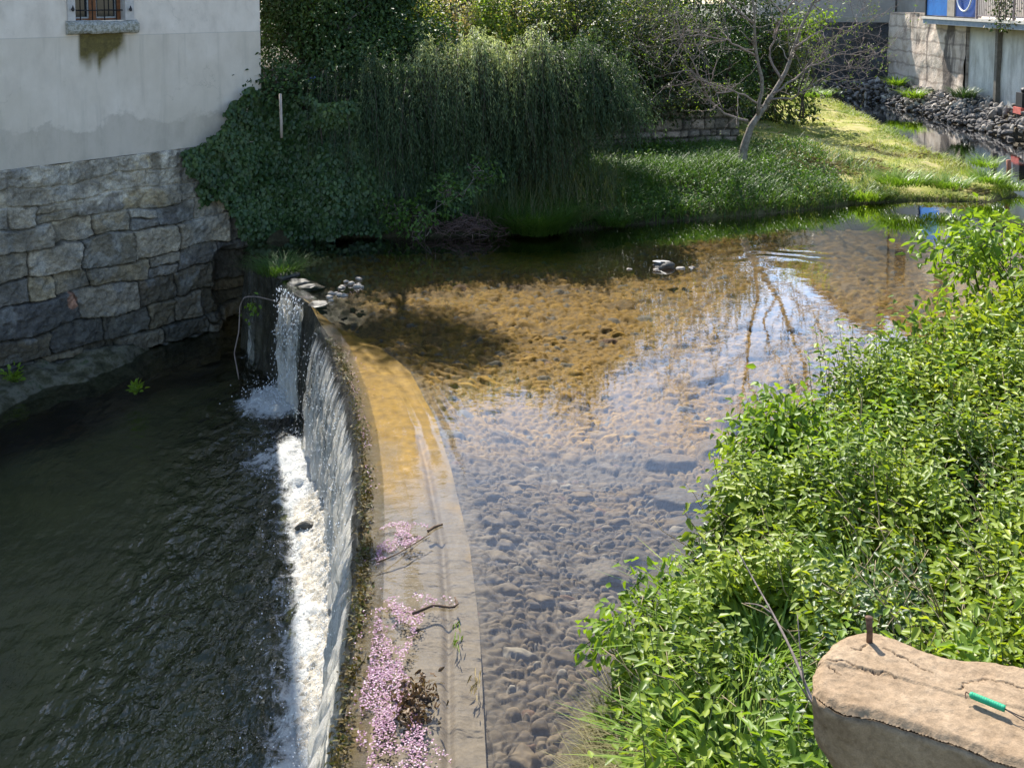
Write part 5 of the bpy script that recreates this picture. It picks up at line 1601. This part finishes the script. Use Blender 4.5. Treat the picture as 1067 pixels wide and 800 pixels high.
X, Y = np.meshgrid(gx, gy)
CR = [[(846, 687), (862, 687), (880, 690), (900, 697), (918, 700), (935, 704)], [(921, 676), (940, 684), (958, 694), (972, 699)], [(1001, 716), (1003, 710), (1015, 708), (1035, 708), (1060, 714), (1100, 720)], [(886, 674), (895, 676), (902, 672)], [(862, 692), (876, 702)]]
STEPL = np.array([P(a, b, ZS)[:2] for a, b in [(846, 687), (900, 697), (935, 704), (1000, 722), (1100, 745)]]).T


def slab_top(X, Y):
    crk = np.zeros(X.shape)
    for ln, wd in zip(CR, (.0022, .0014, .0015, .0016, .0012)):
        q = np.array([P(a, b, ZS)[:2] for a, b in ln])
        dq, _ = seg_dist(X + .006 * fbm(X * 40, Y * 40, seed=8), Y + .006 * fbm(X * 40, Y * 40, seed=9), q)
        crk = np.maximum(crk, 1 - sstep(wd * .5, wd * 1.5, dq))
    dr, _ = seg_dist(X, Y, np.r_[ring, ring[:1]][::3])
    step_ = .005 * sstep(-.002, .003, Y - np.interp(X, *STEPL))
    return ZS - .016 * (1 - sstep(0, .03, dr)) ** 2 + .004 * fbm(X * 5, Y * 5, seed=5, oct=3) + .0018 * fbm(X * 45, Y * 45, seed=15, oct=3) - .012 * crk - .006 + step_, crk


Z, crk = slab_top(X, Y)
f = grid_faces(*X.shape)
cx_, cy_ = X.reshape(-1)[f].mean(1), Y.reshape(-1)[f].mean(1)
inside = in_poly(X.reshape(-1), Y.reshape(-1), ring)
f = f[inside[f].all(1)]
mb = MB(); mb.add(np.stack([X, Y, Z], -1).reshape(-1, 3), f, .5); n_top = X.size
lev = np.linspace(0, 1, 16)
cen = np.array([1.35, 2.45])
rows_ = []
for t in lev:
    k = 1.002 - .09 * sstep(.25, 1.1, t)
    q = cen + (ring - cen) * k; q[:, 0] += .10 * t ** 2 * (1 - sstep(.8, 1.3, ring[:, 0]))
    z = (1 - t) * (slab_top(ring[:, 0], ring[:, 1])[0] - .001) + t * (ZS - .32)
    nn = fbm(ring[:, 0] * 9, ring[:, 1] * 9 + t * 3, seed=6, oct=4)
    rows_.append(np.c_[q + (ring - cen) * (.030 * nn * sstep(.1, .6, t))[:, None], z])
rows_.insert(0, np.c_[cen + (ring - cen) * .965, slab_top(ring[:, 0], ring[:, 1])[0] - .02])
sv = np.concatenate(rows_)
mb.add(sv, [grid_faces(17, len(ring), True)[:, ::-1], np.arange(len(ring))[None] + 16 * len(ring)])
o = mb.build('block', m_slabst, slab)
av = np.zeros(len(o.data.vertices)); av[:n_top] = crk.reshape(-1) * .9
a = o.data.attributes.new('crack', 'FLOAT', 'POINT'); a.data.foreach_set('value', av.astype(np.float32))
mb = MB(); box(mb, (1.62, 1.2, .3), (2.6, 2.2, 2.28)); mb.build('support', m_slabst, slab, False)

m_rust = mat_plain('rusty iron', (.055, .028, .018), (.16, .085, .05), 60, .8, .6, .003)
pr_ = P(906, 667, ZS + .004)
mb = MB(); tube(mb, np.array([pr_ + [0, 0, -.03], pr_ + [0, 0, .03], pr_ + [-.002, .004, .058], pr_ + [-.002, .004, .061]]), [.0085, .0085, .009, .0075], 12, jitter=.1)
rock(mb, pr_ + [-.002, .004, .064], (.011, .010, .005), 3, 2, .2, None, False)
tag(mb.build('iron_rod', m_rust), 'short rusty iron rod standing up out of the sandstone slab', 'iron rod')
m_green = mat_plain('green plastic', (.01, .22, .10), (.02, .33, .17), 60, .5, .4, .002)
p0, p1 = P(1010, 723, ZS + .014), P(1047, 738, ZS + .014)
gh = thing('green_handle', 'green ribbed plastic handle with thin wire lying on the slab', 'handle')
mb = MB(); t = np.linspace(0, 1, 40)
tube(mb, p0 + (p1 - p0) * t[:, None], .0085 * (1 + .10 * np.sin(t * 95)) * np.clip(np.sin(np.pi * np.clip(t * 12, .1, .5)), 0, 1), 12); mb.build('grip', m_green, gh)
mb = MB(); dv = p1 - p0
tube(mb, smooth_line([p1 - dv * .02, p1 + dv * .35 + [0, 0, -.003], p1 + dv * 1.2 + [0, .01, -.008]], 12, 1), .0014, 6)
tube(mb, smooth_line([p1 - dv * .02, p1 + dv * .4 + [0, -.012, -.004], p1 + dv * 1.2 + [0, -.014, -.009]], 12, 1), .0014, 6)
mb.build('wire', m_iron, gh)
mb = MB(); tube(mb, smooth_line([p0 + dv * .02, p0 - dv * .10 + [0, 0, .004], p0 - dv * .15 + [0, -.008, -.002], p0 - dv * .17 + [0, -.016, -.006]], 10, 1), .0015, 6); mb.build('hook', m_rust, gh)

# --- floating petals
M_PETAL = mat_leaf('pink petal', [(0, (.12, .045, .06)), (.3, (.24, .10, .17)), (.75, (.36, .21, .29)), (1, (.60, .50, .53))], .2, .5, (1, .9, .95), patch=.2)


def tri_px(n, polyg):
    pg = np.array(polyg, float); lo_, hi_ = pg.min(0), pg.max(0)
    q = rng.uniform(lo_, hi_, (n * 6, 2)); q = q[in_poly(q[:, 0], q[:, 1], polyg)][:n]
    return np.array([P(a, b, .006) for a, b in q])


cl = [tri_px(1500, [(391, 548), (408, 541), (446, 546), (449, 556), (430, 566), (412, 577), (392, 584)]), tri_px(420, [(398, 622), (415, 616), (470, 622), (474, 630), (440, 636), (410, 640)]),
      tri_px(1500, [(392, 628), (428, 628), (442, 640), (425, 680), (400, 710), (384, 700), (388, 660)]), tri_px(1300, [(384, 690), (418, 690), (430, 715), (412, 760), (378, 760), (374, 720)]),
      tri_px(1600, [(372, 750), (410, 735), (438, 745), (446, 800), (470, 812), (368, 812)]), tri_px(60, [(430, 755), (445, 760), (480, 805), (455, 805)])]
i = rng.integers(crest_at(11.2), crest_at(8.6), 170)
cl.append(np.stack([crest[i, 0] + np.abs(rng.normal(0, .05, 170)), crest[i, 1], np.full(170, -.03) + rng.uniform(0, .012, 170)], 1))
i = rng.integers(crest_at(8.6), 690, 120)
cl.append(np.stack([crest[i, 0] + np.abs(rng.normal(.02, .06, 120)), crest[i, 1], np.full(120, -.032)], 1))
i = rng.integers(crest_at(12.3), crest_at(10.6), 120)
cl.append(np.stack([crest[i, 0] + np.abs(rng.normal(.15, .16, 120)), crest[i, 1], np.full(120, -.02)], 1))
cl.append(tri_px(60, [(350, 300), (372, 292), (378, 303), (356, 312)]))
pp = np.concatenate(cl)
pp = pp[(fbm(pp[:, 0] * 9, pp[:, 1] * 6, seed=66, oct=3) > -.42 + .5 * rng.random(len(pp)))]; n = len(pp)
pp[:, 2] = np.where(pp[:, 2] > 0, np.where(pp[:, 0] - xc(pp[:, 1]) < .4, -.045 * (1 - sstep(0, .45, pp[:, 0] - xc(pp[:, 1]))) + .005, .005), pp[:, 2] + .0)
mb = MB(); leaves(mb, pp + rng.uniform(0, .008, (n, 1)) * np.array([0, 0, 1]), np.c_[rng.normal(0, 1, (n, 2)), rng.normal(0, .1, n)], rng.normal(0, .28, (n, 3)) + np.array([0, 0, 1]), rng.uniform(.009, .019, n), rng.uniform(.008, .014, n), None, .12, .0)
setting(mb.build('petals', M_PETAL), 'stuff')
TW = 'driftwood twigs caught on the apron'
M_DRIFT = mat_plain('dark driftwood', (.05, .03, .02), (.14, .09, .055), 20)
for pts_, lab, rad in [([(446, 553), (452, 549), (461, 546)], 'short dark stick at the tip of the upper petal raft', .014), ([(430, 639), (452, 630), (472, 633), (477, 629), (474, 622)], 'bent twig holding the end of the lower petal raft', .012), ([(392, 586), (412, 578), (432, 566), (448, 556)], 'thin twig along the edge of the upper petal raft', .006)]:
    mb = MB(); q = np.array([P(a, b, .012) for a, b in pts_]); tube(mb, smooth_line(q, 12, 1), np.linspace(rad, rad * .6, 12), 6, jitter=.3)
    tag(mb.build('driftwood', M_DRIFT), lab, 'stick', TW)
mb = MB(); c0 = P(433, 728, .02); n = 300
q = c0 + rng.normal(0, 1, (n, 3)) * np.array([.06, .10, .022]); q[:, 2] = np.abs(q[:, 2] - .01)
leaves(mb, q, rng.normal(0, 1, (n, 3)), rng.normal(0, 1, (n, 3)), rng.uniform(.025, .06, n), rng.uniform(.012, .03, n))
setting(mb.build('leaf_clump', mat_leaf('rotting leaf', [(0, (.05, .028, .015)), (.5, (.13, .075, .035)), (1, (.24, .17, .06))], .2, .5, (1, 1, .7))), 'stuff')
for (a, b, lab) in [(477, 660, 'green grass blade wisp under water right of the lower twig'), (496, 712, 'tiny pale sprig lying beside the brown leaf clump')]:
    nn = 14; q = P(a, b, .004) + rng.normal(0, 1, (nn, 3)) * np.array([.02, .06, .002]); mb = MB()
    leaves(mb, q, np.c_[rng.normal(0, .3, nn), rng.choice([-1, 1], nn), 0 * q[:, 0]], np.array([0, 0, 1]) + rng.normal(0, .2, (nn, 3)), rng.uniform(.05, .12, nn), .008)
    tag(mb.build('sprig', L_STRAW if a > 490 else L_BRIGHT), lab, 'sprig')
# moss along the lip
mb = MB(); n = 5200
i = rng.integers(crest_at(12.9), 698, n)
k = rng.random(n) < .35 + .65 * (fbm(arc[i] * 2.2, 0 * arc[i], seed=77) > -.1)
i = i[k]; n = len(i)
oo = rng.normal(.01, .035, n)
q = np.stack([crest[i, 0] - out_n[i, 0] * oo, crest[i, 1] - out_n[i, 1] * oo, -.045 + rng.uniform(-.03, .022, n) - .25 * np.clip(-oo, 0, 1)], 1)
leaves(mb, q, rng.normal(0, 1, (n, 3)) + out_n[i][:, [0, 1]] @ np.array([[1, 0, 0], [0, 1, 0]]) * 1.0, rng.normal(0, .5, (n, 3)) + np.array([0, 0, 1]), rng.uniform(.018, .05, n), rng.uniform(.010, .024, n))
mb.build('moss_edge', mat_leaf('lip moss', [(0, (.05, .035, .006)), (.5, (.13, .085, .013)), (.8, (.07, .085, .015)), (1, (.24, .16, .05))], .2, .6, (1, 1, .6), pscale=4), weir)

# --- stones in and at the river
m_wet = mat_plain('wet dark rock', (.025, .023, .020), (.075, .068, .052), 9, .5, .7, .02, .35)
m_palerock = mat_plain('pale pebble', (.15, .13, .105), (.34, .30, .25), 25, .6, .3, .006)
rk = thing('river_boulder', 'dark wet rock with a painted sun glint on top breaking the shaded water surface', 'rock')
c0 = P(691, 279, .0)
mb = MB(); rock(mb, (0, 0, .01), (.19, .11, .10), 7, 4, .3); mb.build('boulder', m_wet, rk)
mb = MB(); rock(mb, (-.015, .03, .082), (.15, .055, .03), 9, 3, .3, rotz(-.15)); mb.build('glint_cap', mat_plain('painted sun glint', (.50, .47, .42), (.66, .63, .58), 25), rk); rk.location = c0  # sun glint on the wet rock, modelled as a whitish cap
GP = 'pale stones next to the dark river rock'
for (a, b, s, lab) in [(684, 281, .05, 'pale stone just left of the dark river rock'), (709, 280, .055, 'larger pale stone touching the right of the dark river rock'), (721, 279, .04, 'small pale stone furthest right of the dark river rock'), (656, 281, .045, 'pale wet stone alone to the left in the golden shallows')]:
    mb = MB(); rock(mb, (0, 0, 0), (s * 1.4, s, s * .7), int(a), 3, .3); o = mb.build('pebble', m_palerock); o.location = P(a, b, -.005); tag(o, lab, 'stone', GP)
r5 = np.random.default_rng(5)
for k in range(16):
    mb = MB(); s = r5.uniform(.02, .055); rock(mb, (0, 0, 0), (s * 1.3, s, s * .75), 300 + k, 2, .4)
    a = r5.uniform(343, 378); b = 304 + (360 - a) * .35 + r5.normal(0, 5); o = mb.build('pebble', m_palerock); o.location = P(a, b, .01)
    tag(o, 'pale pebble in the small heap on the lip of the weir', 'stone', 'pale pebbles on the lip of the weir')
mb = MB(); rock(mb, (0, 0, 0), (.17, .08, .09), 13, 3, .5); o = mb.build('boulder', m_wet); o.location = P(322, 549, LOW + .06); tag(o, 'dark rock poking out of the white foam under the fall', 'rock')
for k, (a, b, s) in enumerate([(312, 296, .16), (325, 300, .13), (301, 289, .15), (333, 318, .11)]):
    mb = MB(); rock(mb, (0, 0, 0), (s * 1.5, s, s * .55), 400 + k, 3, .4); o = mb.build('lip_stone', m_wet); o.location = P(a, b, -.05)
    tag(o, ['flat wet stone in the middle of the far weir lip', 'wet stone at the corner where the fall begins', 'wet stone at the left of the far weir lip', 'small wet stone beside the golden apron tip'][k], 'stone', 'wet stones on the far lip of the weir')

# --- twig hanging over the side fall
tw = thing('hanging_twig', 'thin arched twig with a few leaves hanging in front of the side fall', 'twig')
mb = MB(); tube(mb, smooth_line([D(292, 315, 15.3), D(268, 309, 15.2), D(255, 309, 15.1), D(250, 318, 15.1), D(249, 345, 15.1), D(244, 368, 15.1), D(249, 395, 15.1)], 24, 1), np.linspace(.007, .012, 24), 6); mb.build('stem', M_TWIG, tw)
mb = MB(); n = 34; q = np.array([D(262 + rng.normal(0, 4), 320 + rng.normal(0, 6), 15.1) for _ in range(n)])
leaves(mb, q, rng.normal(0, 1, (n, 3)) + np.array([0, 0, -.5]), rng.normal(0, 1, (n, 3)) + np.array([0, -1, .5]), .075, .04); mb.build('leaves', L_BRIGHT, tw)

# --- odds and ends on the banks
p0 = D(293, 126, 17.75); p1 = D(292, 98, 17.75)
mb = MB(); tube(mb, np.array([p0 - [0, 0, .3], p0, p1]), [.026, .026, .024], 4); tag(mb.build('wooden_stake', mat_plain('bleached wood', (.30, .25, .21), (.42, .36, .31), 12)), 'pale wooden stake standing in the ivy beside the house', 'stake')
mb = MB(); rock(mb, (0, 0, 0), (.10, .08, .10), 21, 4, .5, None, True); o = mb.build('blue_bag', mat_plain('blue plastic', (.10, .16, .55), (.16, .25, .75), 14, .4)); o.location = D(326, 85, 19.6); tag(o, 'small crumpled blue bag caught in the dark shrubs', 'bag')
p0 = P(1050, 186, .25)
mb = MB(); tube(mb, np.array([p0 - [0, 0, .2], p0 + [.02, 0, .25], p0 + [.0, 0, .42]]), [.05, .05, .045], 6, jitter=.2); tag(mb.build('post', mat_plain('red brown post', (.20, .07, .045), (.32, .14, .09), 14)), 'short red brown post on the back edge of the grass tongue', 'post')
rb = thing('red_crate', 'small red and black crate among the rocks at the right edge', 'crate')
c0 = D(1068, 112, 31.6)
m_red = mat_plain('faded red plastic', (.45, .07, .05), (.6, .14, .1), 8, .5)
mb = MB(); box(mb, (-.25, -.25, -.2), (.25, .25, 0)); mb.build('base', m_red, rb, False)
mb = MB(); box(mb, (-.2, -.2, .003), (.2, .2, .45)); rock(mb, (0, 0, .5), (.18, .18, .12), 5, 2); mb.build('bag', m_iron, rb, False); rb.location = c0
tp = bpy.data.objects.new('plastic_sheet', None); bpy.data.objects.remove(tp)
n1_, n2_ = 50, 26
U, V = np.meshgrid(np.linspace(0, 1, n1_), np.linspace(0, 1, n2_))
yy = 36.4 - 2.6 * U; xx = WX - .12 - .85 * V
zz = .86 - .66 * V ** 1.2 + .16 * fbm(U * 7, V * 5, seed=87, oct=4) - .2 * (2 * U - 1) ** 4
mb = MB(); mb.add(np.stack([xx, yy, zz], -1).reshape(-1, 3), grid_faces(n2_, n1_), .5)
tag(mb.build('tarpaulin', mat_plain('blue grey plastic sheet', (.022, .03, .037), (.06, .075, .085), 3, .9, .5, .03, .1)), 'crumpled blue grey sheet spread over the rocks under the walkway', 'tarpaulin')
M_CREEP = L_GRASS_D
vine = thing('climbing_vine', 'green vine climbing over the walkway railing near the right edge', 'vine')
mb = MB(); n = 520; q = np.stack([15.78 + rng.normal(0, .06, n), 33.0 + rng.normal(0, .45, n), rng.uniform(3.2, 4.9, n)], 1)
leaves(mb, q, rng.normal(0, 1, (n, 3)) + np.array([-.3, 0, -.6]), rng.normal(0, .6, (n, 3)) + np.array([-1, -.4, .4]), rng.uniform(.06, .13, n), rng.uniform(.04, .08, n)); mb.build('leaves', L_OLIVE, vine)
mb = MB()
for k in range(7): tube(mb, wobble((15.78, 32.6 + k * .13, 3.3), (15.78 + rng.normal(0, .04), 32.5 + k * .15 + rng.normal(0, .2), 4.9), 8, .05), .015, 5)
mb.build('stems', M_TWIG, vine)
WEED = 'weeds between the rocks of the river wall'
for (x_, y_, z_, lab) in [(15.5, 41.2, .75, 'green weed among the rocks at the foot of the block masonry'), (15.6, 35.2, .85, 'dark weed growing at the base of the concrete panel'), (15.2, 38.6, .5, 'small yellow weed among the rocks left of the blue grey sheet')]:
    tuft('rock_weed', lab, (x_, y_, z_), 200, .5, .35, L_TUFT if 'dark' not in lab else L_IVY, WEED, .03, cat='weed')
